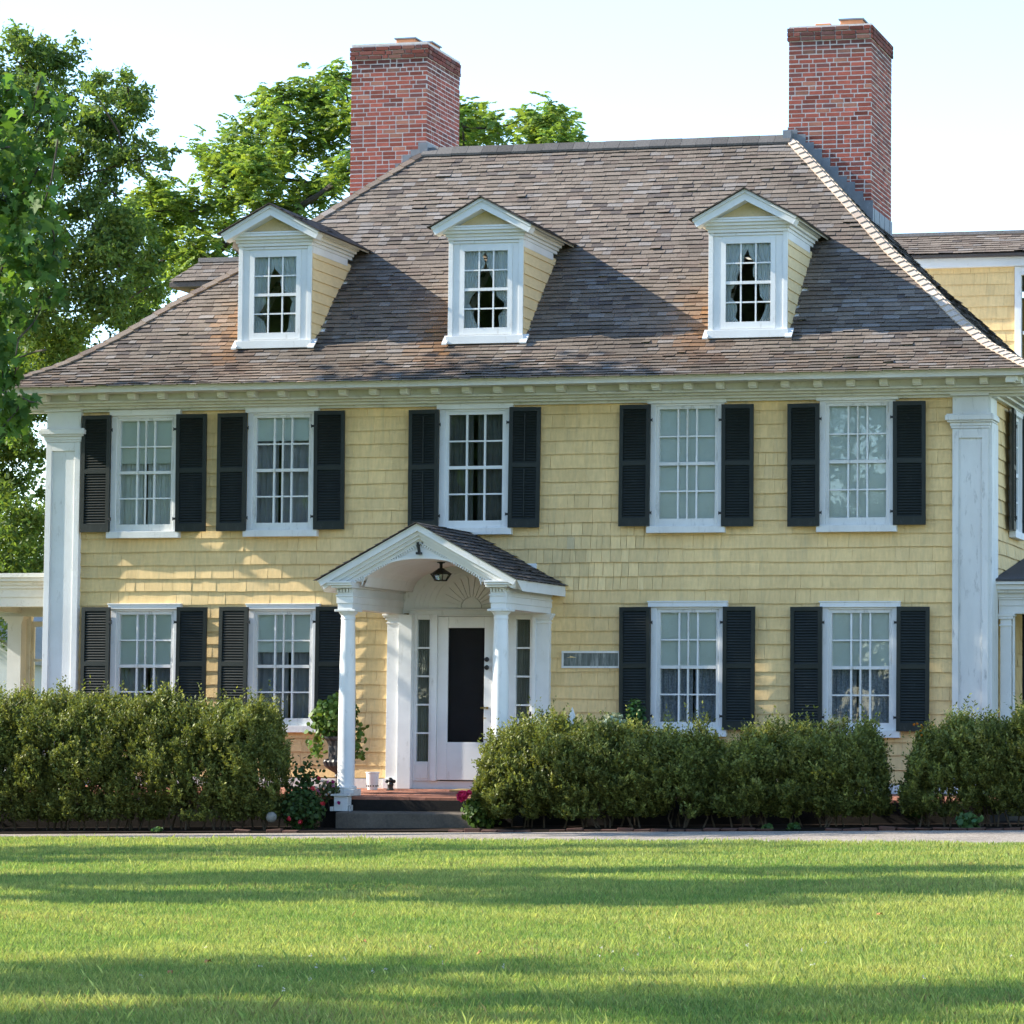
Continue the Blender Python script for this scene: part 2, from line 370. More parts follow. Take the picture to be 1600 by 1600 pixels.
# cornice: fascia, crown, soffit, modillions and bed mouldings, run(a0,a1) along each side with P(a, out, z)
def cornice(P, a0, a1, ov, wa0, wa1, mods=True):
    m = MB()
    def bx(a, b, o0, o1, z0, z1): m.hexa([P(a, o1, z0), P(b, o1, z0), P(b, o0, z0), P(a, o0, z0), P(a, o1, z1), P(b, o1, z1), P(b, o0, z1), P(a, o0, z1)])
    bx(wa0-.02, wa1+.02, .0, ov-.031, 5.645, 5.665)                                               # soffit
    bx(wa0, wa1, 0, .28, 5.558, 5.644); bx(wa0, wa1, 0, .305, 5.532, 5.557); bx(wa0, wa1, 0, .22, 5.50, 5.531); bx(wa0, wa1, 0, .15, 5.465, 5.499); bx(wa0, wa1, 0, .07, 5.43, 5.464)
    o = m.build('cornice', MT['cream'], house)
    m = MB()
    bx(a0, a1, ov-.03, ov, 5.645, 5.70); bx(a0-.015, a1+.015, ov-.03, ov+.015, 5.701, 5.715); bx(a0-.03, a1+.03, ov-.03, ov+.03, 5.716, 5.735)      # fascia and crown below the shingles
    m.build('fascia', MT['white'], o)
    if mods:
        n = int((a1-a0-.3)/.43); src = None
        q = MB()
        for (o0, o1, z0) in ((0, .12, -.084), (.12, .15, -.066)):
            q.hexa([P(-.055, o1, z0), P(.055, o1, z0), P(.055, o0, z0), P(-.055, o0, z0), P(-.055, o1, 0), P(.055, o1, 0), P(.055, o0, 0), P(-.055, o0, 0)])
        z_ = Vector(P(0, 0, 0)); q.v = [tuple(Vector(v)-z_) for v in q.v]
        for i in range(n+1):
            a = a0+.15+(a1-a0-.3)*i/n
            if src is None: src = q.build('modillion', MT['cream'], o, org=(0, 0, 0), bevel=.006); k = src
            else: k = src.copy(); COL.objects.link(k)
            k.parent = o; k.location = Vector(P(a, .2805, 5.6445))-ORG[o]
cornice(lambda a, o, z: (a, -o, z), EX0+.05, EX1-.05, .605, XL-.5, XR+.5)
cornice(lambda a, o, z: (XR+o, a, z), -.64, 7.9, .58, -.0, 7.4)
cornice(lambda a, o, z: (XL-o, a, z), -.64, 7.9, .51, -.0, 7.4, False)
# ------------------------------------------------------------------ roof
RC = np.array((.205, .168, .136))
def roof_col(kind=0):
    b = random.gauss(1, .10); q = random.random(); c = RC*b
    if q < .12: c = np.array((.235, .21, .19))*b
    elif q < .30: c = np.array((.185, .145, .118))*b
    elif q < .36: c = np.array((.12, .10, .09))*b
    return np.clip(c, .03, .5)
def shingles(m, P, s0, s1, U, expo, wr, th, colf=None, skip=None, waves=.012, curl=.12):
    s = s0; k = 0; nz = [random.uniform(0, 6) for _ in range(4)]
    while s < s1-.01:
        u0, u1 = U(s); u = u0-random.uniform(0, wr[0]); st = random.uniform(-.006, .006)
        while u < u1:
            wd = random.uniform(*wr); a, b = max(u, u0), min(u+wd-.003, u1)
            if b-a > .03:
                c = (a+b)/2
                if not (skip and skip(c, s)):
                    wv = waves*(.5*math.sin(c*1.3+nz[0]+s*2)+.5*math.sin(c*3.1+nz[1]+s*5))+st+random.uniform(-.006, .006)
                    ti = random.uniform(-.003, .003); h = th*random.uniform(.8, 1.25)
                    if random.random() < curl*.12: h *= 1.6
                    sl, sh = s+wv, min(s+expo*1.3, s1)
                    col = colf(c, s) if colf else roof_col()
                    lo0, lo1 = U(max(s0, sl)); hi0, hi1 = U(sh)
                    ta, tb = max(a, hi0), min(b, hi1)
                    if tb-ta < .01: ta, tb = (c, c+.005) if hi0 < c < hi1 else ((hi0, hi0+.005) if c <= hi0 else (hi1-.005, hi1))
                    m.hexa([P(a, sl, h+ti), P(b, sl, h-ti), P(b, sl+.028, .002), P(a, sl+.028, .002), P(ta, sh, .003), P(tb, sh, .003), P(tb, sh, 0), P(ta, sh, 0)], col, skip=(0, 4))
            u += wd
        s += expo*random.uniform(.97, 1.03); k += 1
# arc length <-> t
tt = np.linspace(-.11, RT, 200); zz = np.array([rz(t) for t in tt]); SS = np.concatenate([[0], np.cumsum(np.hypot(np.diff(tt), np.diff(zz)))])
def t_of(s): return float(np.interp(s, SS, tt))
def s_of(t): return float(np.interp(t, tt, SS))
def nrm(t): d = .15; dz = rz(min(RT, t+d))-rz(max(-.11, t-d)); dt = min(RT, t+d)-max(-.11, t-d); L = math.hypot(dz, dt); return -dz/L, dt/L
KL, KR = (RX0-EX0)/RT, (EX1-RX1)/RT
def P_front(u, s, h): t = t_of(s); a, b = nrm(t); return (u, EY+t+a*h, rz(t)+b*h)
def U_front(s): t = max(0, t_of(s)); return EX0+KL*t-.05*(t < .01), EX1-KR*t+.05*(t < .01)
def skip_front(u, s):
    t = t_of(s); y = EY+t
    for a, b in DORM:
        if a+.02 < u < b-.02 and .31 < y < 1.75: return True
    return False
def col_front(u, s):
    t = t_of(s); y = EY+t; c = roof_col()
    for a, b in DORM:
        d = a-u
        if -.03 < d < .75 and -.45 < y < 1.3:          # rust-orange wash off the dormer's metal flashing
            k = max(0, 1-d/.62*random.uniform(.6, 1.25))*min(1, (1.25-y)/.5)*min(1, max(.0, (y+.45)/.6))**1.5*random.uniform(.3, .9)
            c = c*(1-k)+np.array((.36, .17, .055))*random.uniform(.7, 1.25)*k
        d2 = (a+.02-u)
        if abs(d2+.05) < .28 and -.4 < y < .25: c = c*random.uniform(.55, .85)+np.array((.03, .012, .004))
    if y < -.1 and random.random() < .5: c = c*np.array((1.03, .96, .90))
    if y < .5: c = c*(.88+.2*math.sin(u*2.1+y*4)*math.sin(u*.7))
    return np.clip(c, .02, .5)
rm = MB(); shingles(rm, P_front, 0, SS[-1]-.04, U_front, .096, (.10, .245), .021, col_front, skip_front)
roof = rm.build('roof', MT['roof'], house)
def P_right(u, s, h): t = t_of(s); a, b = nrm(t); return (EX1-t-a*h if False else EX1-KR*t-a*h, u, rz(t)+b*h)
def U_side(s): t = max(0, t_of(s)); return EY+t, BACKY-EY*0-t
rm = MB(); shingles(rm, P_right, 0, SS[-1]-.04, U_side, .125, (.12, .27), .021)
def P_left(u, s, h): t = t_of(s); a, b = nrm(t); return (EX0+KL*t+a*h, u, rz(t)+b*h)
shingles(rm, P_left, 0, SS[-1]-.04, U_side, .16, (.16, .34), .021)
rm.build('side_shingles', MT['roof'], roof)
# deck below the shingles, open where the dormers stand
dk = MB(); tk = [0, .6, .95, 1.2, 2, 2.35, 3, 4, 4.4]
for i in range(len(tk)-1):
    a, b = tk[i], tk[i+1]; za, zb = rz(a)-.015, rz(b)-.015
    xa0, xa1, xb0, xb1 = EX0+KL*a, EX1-KR*a, EX0+KL*b, EX1-KR*b
    if .94 < a < 2.3:
        cuts = [None]+[(p+.12, q-.12) for p, q in DORM]; prev = None
        edges = [(xa0, xb0)]+[e for p, q in DORM for e in ((p+.14, p+.14), (q-.14, q-.14))]+[(xa1, xb1)]
        for j in range(0, len(edges), 2):
            (l0, l1), (q0, q1) = edges[j], edges[j+1]; dk.poly([(l0, EY+a, za), (q0, EY+a, za), (q1, EY+b, zb), (l1, EY+b, zb)])
    else: dk.poly([(xa0, EY+a, za), (xa1, EY+a, za), (xb1, EY+b, zb), (xb0, EY+b, zb)])
    dk.poly([(xa1, EY+a, za), (xa1, BACKY-a, za), (xb1, BACKY-b, zb), (xb1, EY+b, zb)])
    dk.poly([(xa0, BACKY-a, za), (xa0, EY+a, za), (xb0, EY+b, zb), (xb0, BACKY-b, zb)])
    dk.poly([(xa1, BACKY-a, za), (xa0, BACKY-a, za), (xb0, BACKY-b, zb), (xb1, BACKY-b, zb)])
dk.build('roof_deck', MT['roof'], roof)
# hip and ridge caps
def hip_caps(side):
    m = MB(); k = KL if side < 0 else KR; x_of = (lambda t: EX0+KL*t) if side < 0 else (lambda t: EX1-KR*t)
    t = -.02; step = .088 if side > 0 else .12; n = int((RT+.02)/step)
    for i in range(n):
        t0 = -.02+(RT)*i/n; t1 = t0+RT/n*1.35
        if t1 > RT: t1 = RT
        A = Vector((x_of(t0), EY+t0, rz(t0))); B = Vector((x_of(t1), EY+t1, rz(t1)))
        d = (B-A).normalized()
        lift0, lift1 = .046, .022
        for (fdir, z_) in (((1 if side < 0 else -1), 0), (0, 1)):
            # board lying on the front slope / on the side slope
            tm = (t0+t1)/2; a, b = nrm(tm)
            nv = Vector((0, a, b)) if z_ == 0 else Vector((-a, 0, b)) if side > 0 else Vector((a, 0, b))
            wv = d.cross(nv).normalized()
            if z_ == 0 and wv.x*(1 if side < 0 else -1) < 0: wv = -wv
            if z_ == 1 and wv.y < 0: wv = -wv
            wd = .105; up = Vector((0, 0, 1))
            col = roof_col()*(1.05 if side < 0 else 1.7)*np.array((1, .97, .95)) if side < 0 else np.array((.62, .50, .40))*random.gauss(1, .07)
            p0, p1 = A+nv*lift0, B+nv*lift1
            m.hexa([p0+wv*wd-nv*.02, p0-nv*.02, p1-nv*.02, p1+wv*wd-nv*.02, p0+wv*wd, p0, p1, p1+wv*wd], col)
    return m.build('hip_cap', MT['roof'], roof)
hip_caps(-1); hip_caps(1)
m = MB(); n = 24
for i in range(n):
    a = RX0+(RX1-RX0)*i/n; b = RX0+(RX1-RX0)*(i+1)/n-.004; dz = random.uniform(0, .006); c = np.array((.125, .118, .112))*random.gauss(1, .18)
    m.hexa([(a, RY-.13, 9.490+dz), (b, RY-.13, 9.490+dz), (b, RY, 9.610+dz), (a, RY, 9.610+dz), (a, RY-.135, 9.520+dz), (b, RY-.135, 9.520+dz), (b, RY, 9.645+dz), (a, RY, 9.645+dz)], c)
    m.hexa([(a, RY, 9.610+dz), (b, RY, 9.610+dz), (b, RY+.13, 9.490+dz), (a, RY+.13, 9.490+dz), (a, RY, 9.644+dz), (b, RY, 9.644+dz), (b, RY+.13, 9.520+dz), (a, RY+.13, 9.520+dz)], c)
m.build('ridge_cap', MT['roof'], roof)
# ------------------------------------------------------------------ chimneys
def chimney(x0, x1, zt, side, pots, label):
    y0, y1 = RY+.03, RY+1.54; zb = 7.6
    c = MB(); c.box(x0+.003, x1-.003, y0+.003, y1-.003, zb, zt-.02)
    core = c.build('chimney', MT['mortar'], roof, org=((x0+x1)/2, (y0+y1)/2, zb)); core['label'] = label
    b = MB(); ch = .0655; n = int((zt-zb)/ch)
    for k in range(n):
        z0 = zb+k*ch; z1 = z0+ch-.0145; e = .022 if k >= n-3 else (.0 if k < n-5 else .0)
        def row(a0, a1, fn):
            a = a0-random.choice((0, .105, .05)) if k % 2 else a0
            while a < a1-.01:
                L = random.choice((.205, .205, .205, .10)); s, f = max(a, a0), min(a+L-.0165, a1)
                if f-s > .02:
                    cc = np.array((.325, .088, .062))*random.gauss(1, .2)
                    q = random.random()
                    if q < .10: cc = np.array((.38, .16, .11))*random.gauss(1, .1)
                    elif q < .2: cc = np.array((.21, .075, .065))
                    if k >= n-6: cc = cc*.55+np.array((.07, .06, .06))*.6*random.random()
                    dz = random.uniform(-.0035, .0035); fn(s, f, z0+dz, z1+dz, np.clip(cc, .03, .6))
                a += L
        row(x0-e, x1+e, lambda s, f, z0, z1, cc: b.box(s, f, y0-e, y0+.05, z0, z1, cc))
        row(x0-e, x1+e, lambda s, f, z0, z1, cc: b.box(s, f, y1-.05, y1+e, z0, z1, cc))
        row(y0-e+.05, y1+e-.05, lambda s, f, z0, z1, cc: b.box(x1-.05, x1+e, s, f, z0, z1, cc))
        row(y0-e+.05, y1+e-.05, lambda s, f, z0, z1, cc: b.box(x0-e, x0+.05, s, f, z0, z1, cc))
    b.build('brickwork', MT['brick'], core)
    q = MB(); q.box(x0, x1, y0, y1, zt-.02, zt+.012); q.build('chimney_top', MT['mortar'], core)
    for (px0, px1, h, cov) in pots:
        p = MB(); yy = y0+.35
        for (a, bb, cc, d) in ((px0, px1, yy, yy+.04), (px0, px1, yy+.36, yy+.40), (px0, px0+.04, yy+.041, yy+.359), (px1-.04, px1, yy+.041, yy+.359)): p.box(a, bb, cc, d, zt+.012, zt+h)
        pt = p.build('flue', MT['clay'], core, bevel=.01)
        if cov: r = MB(); r.box(px0-.02, px1+.02, yy-.02, yy+.42, zt+h+.001, zt+h+.022); r.build('flue_cap', MT['lead'], pt)
    f = MB(); n = 10
    for i in range(n):         # stepped lead along the front face, following the hip slope
        a = x0+(x1-x0)*i/n; bb = x0+(x1-x0)*(i+1)/n+.012
        xs_ = a if side > 0 else bb
        t = (EX1-xs_)/KR if side > 0 else (xs_-EX0)/KL
        zr = rz(min(RT, t)); f.box(a-(.02 if i == 0 else 0), bb+(.02 if i == n-1 else 0), y0-.012-.002*(i % 2), y0-.004, zr-.35, zr+.15+random.uniform(-.02, .03))
    xs_ = x1 if side > 0 else x0; t = (EX1-xs_)/KR if side > 0 else (xs_-EX0)/KL; zr = rz(t)
    for i in range(8):
        ya = y0+(y1-y0)*i/8; yb = y0+(y1-y0)*(i+1)/8-.01
        if side > 0: f.box(x1+.004, x1+.014+.004*(i % 2), ya, yb, zr-.05, zr+.20)
        else: f.box(x0-.014, x0-.004, ya, yb, zr-.05, zr+.20)
    xs_ = x0 if side > 0 else x1
    f.box(xs_-.06, xs_+.06, y0-.10, y0-.02, 9.50, 9.70); 
    if side > 0: f.box(x0-.014, x0-.004, y0, y1, 9.40, 9.76)
    else: f.box(x1+.004, x1+.014, y0, y1, 9.40, 9.74)
    f.build('flashing', MT['lead'], core)
chimney(-3.262, -2.085, 11.225, -1, [(-2.70, -2.40, .14, 1), (-2.95, -2.74, .06, 1), (-2.30, -2.14, .07, 1)], 'square red brick chimney rising at the left end of the ridge')
chimney(3.395, 4.605, 11.205, 1, [(3.70, 3.93, .12, 0), (4.07, 4.40, .15, 1)], 'square red brick chimney rising at the right end of the ridge')
# ------------------------------------------------------------------ dormers
def wavy(m, x0, x1, y, z0, z1, amp=.012, n=40, waves=6, pinch=None):
    """hanging cloth: folds along x; pinch(z)->(xa,xb) gives its edges at height z"""
    zs = np.linspace(z0, z1, 13); ph = random.uniform(0, 6)
    g = []
    for z in zs:
        a, b = pinch(z) if pinch else (x0, x1)
        g.append([(a+(b-a)*i/n, y+amp*math.sin(ph+waves*2*math.pi*i/n+.3*math.sin(z*5))+amp*.4*math.sin(ph*2+waves*5.3*i/n), z) for i in range(n+1)])
    for k in range(len(zs)-1):
        for i in range(n): m.poly([g[k][i], g[k][i+1], g[k+1][i+1], g[k+1][i]])
def dormer(xa, xb, idx, label):
    c = (xa+xb)/2; yf = .27; zb = 6.37; zc = 7.80
    d = MB(); gx0, gx1, gz0, gz1 = c-.305, c+.305, 6.512, 7.555; s = .065
    d.box(xa, gx0-s, yf, yf+.06, zb, zc); d.box(gx1+s, xb, yf, yf+.06, zb, zc)                                 # face boards
    d.box(gx0-s+.001, gx1+s-.001, yf, yf+.06, gz1+s, zc); d.box(gx0-s+.001, gx1+s-.001, yf, yf+.06, zb, gz0-.09)
    d.box(xa-.012, xa+.05, yf-.022, yf-.001, zb, zc-.05); d.box(xb-.05, xb+.012, yf-.022, yf-.001, zb, zc-.05)   # corner strips
    d.box(xa+.051, xb-.051, yf-.02, yf-.001, 7.66, 7.69)
    d.box(xa-.03, xb+.03, yf-.06, yf-.001, zb-.075, zb+.03); d.box(xa, xb, yf, yf+.06, zb-.12, zb-.001)
    dm = d.build('dormer', MT['white'], roof, org=(c, yf, zb), bevel=.003); dm['label'] = label
    k = MB()                                                                                               # cornice flaring out to the pediment, returning along the cheeks
    for z0, z1, e in ((7.70, 7.745, .02), (7.745, 7.785, .045), (7.785, 7.825, .085), (7.825, 7.86, .12)):
        k.box(xa-e, xb+e, yf-e-.02, yf+.03, z0, z1)
        yb_ = 1.78
        for sgn, x in ((-1, xa), (1, xb)): k.box(x-(e if sgn < 0 else .02), x+(e if sgn > 0 else .02), yf+.031, yb_, z0-.0, z1)
    for x in (xa-.012, xb-.02): k.box(x, x+.032, yf+.031, 1.62, 7.60, 7.699)
    k.box(xa-.13, xb+.13, yf-.15, yf+.0, 7.861, 7.885)
    k.build('cornice', MT['white'], dm, bevel=.004)
    hw = .72; zr, ze = 8.265, 7.875; yfr = .05
    y_at = lambda z: EY+float(np.interp(z, TZ, TS))
    t = MB(); t.prism([(xa+.06, yf-.03, 7.886), (xb-.06, yf-.03, 7.886), (c, yf-.03, 8.17)], (0, .05, 0)); t.build('pediment', MT['clap'], dm)
    r = MB()
    for sg in (-1, 1):         # raking boards and roof slopes
        e = Vector((c+sg*hw, 0, ze)); a = Vector((c, 0, zr)); nn = Vector((sg*(zr-ze), 0, hw)).normalized()
        def at(p, y, o, e=e, a=a, nn=nn):
            if p is a: kk = -nn.x*o/(a.x-e.x); return (c, y, a.z+nn.z*o+(a.z-e.z)*kk)
            return (p.x+nn.x*o, y, p.z+nn.z*o)
        r.hexa([at(e, yfr, -.135), at(a, yfr, -.150), at(a, yf-.031, -.150), at(e, yf-.031, -.135), at(e, yfr, -.022), at(a, yfr, -.022), at(a, yf-.031, -.022), at(e, yf-.031, -.022)])
        r.hexa([at(e, yfr-.025, -.055), at(a, yfr-.025, -.06), at(a, yfr-.001, -.06), at(e, yfr-.001, -.055), at(e, yfr-.025, -.022), at(a, yfr-.025, -.022), at(a, yfr-.001, -.022), at(e, yfr-.001, -.022)])
        q = [at(e, yfr+.002, -.020), at(a, yfr+.002, -.020), at(a, y_at(zr)+.1, -.020), at(e, y_at(ze)+.1, -.020)]
        r.hexa([(x, y, z-.03) for x, y, z in q]+q)
    r.build('rake_board', MT['white'], dm)
    rs = MB()
    for sg in (-1, 1):
        e = Vector((c+sg*(hw+.035), 0, ze-.018)); a = Vector((c, 0, zr)); nn = Vector((sg*(zr-ze), 0, hw)).normalized()
        q = lambda o: [(e.x+nn.x*o, yfr-.055, e.z+nn.z*o), (c, yfr-.055, zr+o*1.12), (c, y_at(zr)+.1, zr+o*1.12), (e.x+nn.x*o, y_at(ze)+.1, e.z+nn.z*o)]
        rs.hexa(q(-.0195)+q(-.002), (.06, .05, .045))
        L = math.hypot(hw, zr-ze)+.03; ux, uz = -sg*hw/math.hypot(hw, zr-ze), (zr-ze)/math.hypot(hw, zr-ze); nn = (sg*(zr-ze)/math.hypot(hw, zr-ze), hw/math.hypot(hw, zr-ze))
        def P(u, s, h): return (c+sg*(hw+.03)+ux*s+nn[0]*(h-.018), u, ze-.015+uz*s+nn[1]*(h-.018))
        shingles(rs, P, 0, L, lambda s: (yfr-.07, EY+float(np.interp(ze+uz*s, TZ, TS))+.12), .105, (.1, .2), .016, lambda u, s: roof_col()*.8, None, .006)
    rs.build('roof', MT['roof'], dm)
    for sg, x in ((-1, xa), (1, xb)):
        z = zb-.02; ck = MB()
        while z < 7.62:
            z1 = min(z+.148, 7.64); ya, yb = y_at(z)+.05, y_at(z1)+.05
            o0, o1 = sg*.016, sg*.002
            p = [(x+o0, yf+.03, z), (x+o0, max(ya, yf+.06), z), (x+o1, max(yb, yf+.06), z1), (x+o1, yf+.03, z1)]
            ck.hexa([p[0], p[1], (x-sg*.03, p[1][1], z), (x-sg*.03, p[0][1], z), p[3], p[2], (x-sg*.03, p[2][1], z1), (x-sg*.03, p[3][1], z1)]); z = z1
        ck.build('cheek_siding', MT['clap'], dm)
    wsh = MB()
    wsh.box(gx0-s, gx0, yf-.012, yf+.04, gz0-.09, gz1+s); wsh.box(gx1, gx1+s, yf-.012, yf+.04, gz0-.09, gz1+s)
    wsh.box(gx0+.001, gx1-.001, yf-.012, yf+.04, gz1, gz1+s); wsh.box(gx0+.001, gx1-.001, yf-.012, yf+.04, gz0-.09, gz0)
    zm = (gz0+gz1)/2; wsh.box(gx0+.001, gx1-.001, yf-.005, yf+.035, zm-.02, zm+.02)
    for i in (1, 2): x = gx0+.61*i/3; wsh.box(x-.010, x+.010, yf+.002, yf+.03, gz0+.001, zm-.021); wsh.box(x-.010, x+.010, yf+.002, yf+.03, zm+.021, gz1-.001)
    for z in ((gz0+zm)/2, (gz1+zm)/2): wsh.box(gx0+.001, gx1-.001, yf+.004, yf+.028, z-.010, z+.010)
    wsh.build('window_sash', MT['white'], dm)
    p = MB(); p.box(gx0, gx1, yf+.012, yf+.016, gz0, gz1); p.build('pane', MT['glass'], dm)
    cu = MB()                                                                                              # tie-back curtains leaving a dark gap
    zt = gz1+.02; zk = gz0+.26+.08*idx; zq = gz0+.42-.09*idx; w1, w2 = random.uniform(.20, .30), random.uniform(.20, .32)
    def left(z):
        f = (z-zk)/(zt-zk)
        e = gx0+.05+w1*max(0, f)**.7 if z > zk else gx0+.05+.12*((zk-z)/(zk-gz0))**.8
        return gx0-.02, e+.022*math.sin(z*23+idx*2)+.014*math.sin(z*51+idx)
    def right(z):
        f = (z-zq)/(zt-zq)
        e = gx1-.06-w2*max(0, f)**.6 if z > zq else gx1-.06-.10*((zq-z)/(zq-gz0))**.8
        return e+.024*math.sin(z*19+idx*3+1)+.014*math.sin(z*44), gx1+.02
    wavy(cu, 0, 0, yf+.052, gz0-.02, zt, .014, 26, 5, left); wavy(cu, 0, 0, yf+.058, gz0-.02, zt, .014, 26, 5, right)
    cu.build('curtain', MT['sheer'], dm)
    for f0, f1 in ((xb, xb+.09), (xa-.07, xa)):
        fl = MB(); fl.hexa([(f0, .16, zb-.09), (f1, .16, zb-.09), (f1, .30, zb+.03), (f0, .30, zb+.03), (f0, .16, zb-.07), (f1, .16, zb-.07), (f1, .30, zb+.05), (f0, .30, zb+.05)]); fl.build('flashing', MT['white_old'], dm)
for i, ((a, b), w_) in enumerate(zip(DORM, ('nearest the left hip', 'in the middle of the roof', 'nearest the right chimney'))): dormer(a, b, i, 'white pedimented dormer '+w_)
# ------------------------------------------------------------------ windows and shutters
def window(k, shade_z, cur, modern=False, label=None):
    cl, cr, ct, sb = WIN[k]; c = (cl+cr)/2; W = .53
    m = MB(); m.box(cl, cr, -.085, .02, ct-.078, ct); m.box(cl-.012, cr+.012, -.095, -.086, ct-.016, ct)
    m.box(c-.50, c-.42, -.05, .05, sb+.091, ct-.079); m.box(c+.42, c+.50, -.05, .05, sb+.091, ct-.079); m.box(c-.419, c+.419, -.05, .05, ct-.105, ct-.079)
    wo = m.build('window', MT['white'], house, org=(c, 0, sb), bevel=.003)
    if label: wo['label'] = label
    s = MB(); s.box(c-W, c+W, -.105, .05, sb, sb+.09); s.build('sill', MT['white_old'], wo, bevel=.004)
    gt, gb = ct-.15, sb+.19; zm = (gt+gb)/2; g0, g1 = c-.377, c+.377
    h = MB()
    for a, b in ((c-.419, g0), (g1, c+.419)): h.box(a, b, -.032, -.006, sb+.091, ct-.106)
    h.box(g0+.001, g1-.001, -.032, -.006, gt, ct-.106); h.box(g0+.001, g1-.001, -.032, -.006, sb+.091, gb); h.box(g0+.001, g1-.001, -.034, -.004, zm-.021, zm+.021)
    if not modern: h.box(c-.011, c+.011, -.030, -.008, gb+.001, zm-.022); h.box(c-.011, c+.011, -.030, -.008, zm+.022, gt-.001)
    h.build('storm_sash', MT['white_old'] if not modern else MT['white'], wo)
    q = MB(); y0, y1 = -.020, .012
    for i in (1, 2): x = g0+.754*i/3; q.box(x-.011, x+.011, y0, y1, gb-.05, gt+.04)
    for z in ((gb+zm)/2, (gt+zm)/2): q.box(c-.418, c+.418, y0+.002, y1-.002, z-.010, z+.010)
    q.box(c-.418, c+.418, y0+.009, y1+.004, zm-.02, zm+.02); q.box(c-.418, g0-.002, y0+.01, y1+.001, sb+.1, ct-.11); q.box(g1+.002, c+.418, y0+.01, y1+.001, sb+.1, ct-.11)
    q.build('sash', MT['white'], wo)
    p = MB(); p.box(g0, g1, .0125, .0165, gb, gt); p.build('pane', MT['glass'], wo)
    if shade_z:
        r = MB(); r.box(c-.40, c+.40, .030, .033, shade_z, ct-.10); r.box(c-.40, c+.40, .026, .040, shade_z-.018, shade_z-.001); r.build('window_shade', MT['shade'], wo)
    if cur:
        r = MB(); zb, zt = sb-.05, ct-.05
        gap = {'lace': .012, 'curtain': .05, 'white': .03, 'dark': .04}[cur]
        cs = c+random.uniform(-.10, .10); wavy(r, c-.42, cs-gap*random.uniform(.2, 1.5), .09, zb, zt, random.uniform(.012, .024), 36, random.uniform(3.5, 7)); wavy(r, cs+gap*random.uniform(.2, 1.5), c+.42, .095, zb, zt, random.uniform(.012, .024), 36, random.uniform(3.5, 7))
        r.build('curtain', MT[{'lace': 'lace', 'curtain': 'curtain', 'white': 'sheer', 'dark': 'dimcloth'}[cur]], wo)
window('U1', 4.737, 'white', label='upstairs window with half-drawn shade, nearest the left corner'); window('U2', 5.023, 'curtain', label='upstairs window with grey curtains and short shade')
window('U3', None, 'dark', True, 'upstairs window with dark panes above the portico'); window('U4', 3.75, None, label='upstairs window with fully drawn shade right of the portico'); window('U5', 3.75, None, label='upstairs window with fully drawn shade nearest the right corner')
window('L1', 1.95, 'curtain', label='ground-floor window behind the hedge at the left corner'); window('L2', 2.163, 'curtain', label='ground-floor window left of the portico')
window('L4', 1.95, 'lace', label='ground-floor window with lace curtain right of the portico'); window('L5', 1.95, 'lace', label='ground-floor window with lace curtain at the right corner')
def shutter_mesh(rod=False):
    W, H, T = .425, 1.60, .035; st = .052; m = MB()      # local frame: hinge edge at x=0, bottom at z=0, face toward -y
    def b(x0, x1, z0, z1, y0=-T, y1=0): m.box(x0, x1, y0, y1, z0, z1)
    b(0, st, 0, H); b(W-st, W, 0, H); b(st+.0005, W-st-.0005, 0, .11); b(st+.0005, W-st-.0005, H-.055, H); b(st+.0005, W-st-.0005, .80, .86)
    for z0, z1 in ((.11, .80), (.86, H-.055)):
        n = int((z1-z0)/.036)
        for i in range(n):
            z = z0+(z1-z0)*(i+.1)/n
            m.hexa([(st, -T+.004, z), (W-st, -T+.004, z), (W-st, -T+.009, z-.004), (st, -T+.009, z-.004), (st, -.006, z+.036), (W-st, -.006, z+.036), (W-st, -.001, z+.031), (st, -.001, z+.031)])
        if rod: b(W/2-.007, W/2+.007, z0+.03, z1-.03, -T-.008, -T+.003)
    return m
SH = {}
for rod in (False, True):
    o = shutter_mesh(rod).build('shutter', MT['shutter'], house, org=(0, 0, 0)); SH[rod] = o
hinge_bm = MB(); hinge_bm.box(-.03, .035, -.041, -.034, .16, .19); hinge_bm.box(-.035, -.0305, -.045, -.03, .15, .20)
hinge = hinge_bm.build('hinge', MT['iron'], SH[False], org=(0, 0, 0)); HG = [hinge, hinge.copy()]; COL.objects.link(HG[1]); HG[1].location.z += 1.22
def add_hinges(o):
    for g in HG: h = g.copy(); COL.objects.link(h); h.parent = o
used = set()
ho = ORG[house]
for k, (cl, cr, ct, sb) in WIN.items():
    c = (cl+cr)/2
    for sg in (-1, 1):
        src = SH[k == 'U3']
        if k == 'U3':
            if 'r' not in used: o = src; used.add('r'); add_hinges(o)
            else: o = src.copy(); COL.objects.link(o); add_hinges(o)
        else:
            if 'n' not in used: o = src; used.add('n')
            else: o = src.copy(); COL.objects.link(o); add_hinges(o)
        o.parent = house
        tilt = -random.uniform(3.5, 6.5) if sg > 0 else -random.uniform(1.5, 4)
        o.location = Vector((c+sg*.485, -.092, sb+.085+random.uniform(-.01, .006)))-ho
        o.scale = (sg, 1, 1)
        o.rotation_euler = (0, random.uniform(-.006, .006), math.radians(-tilt if sg > 0 else tilt))
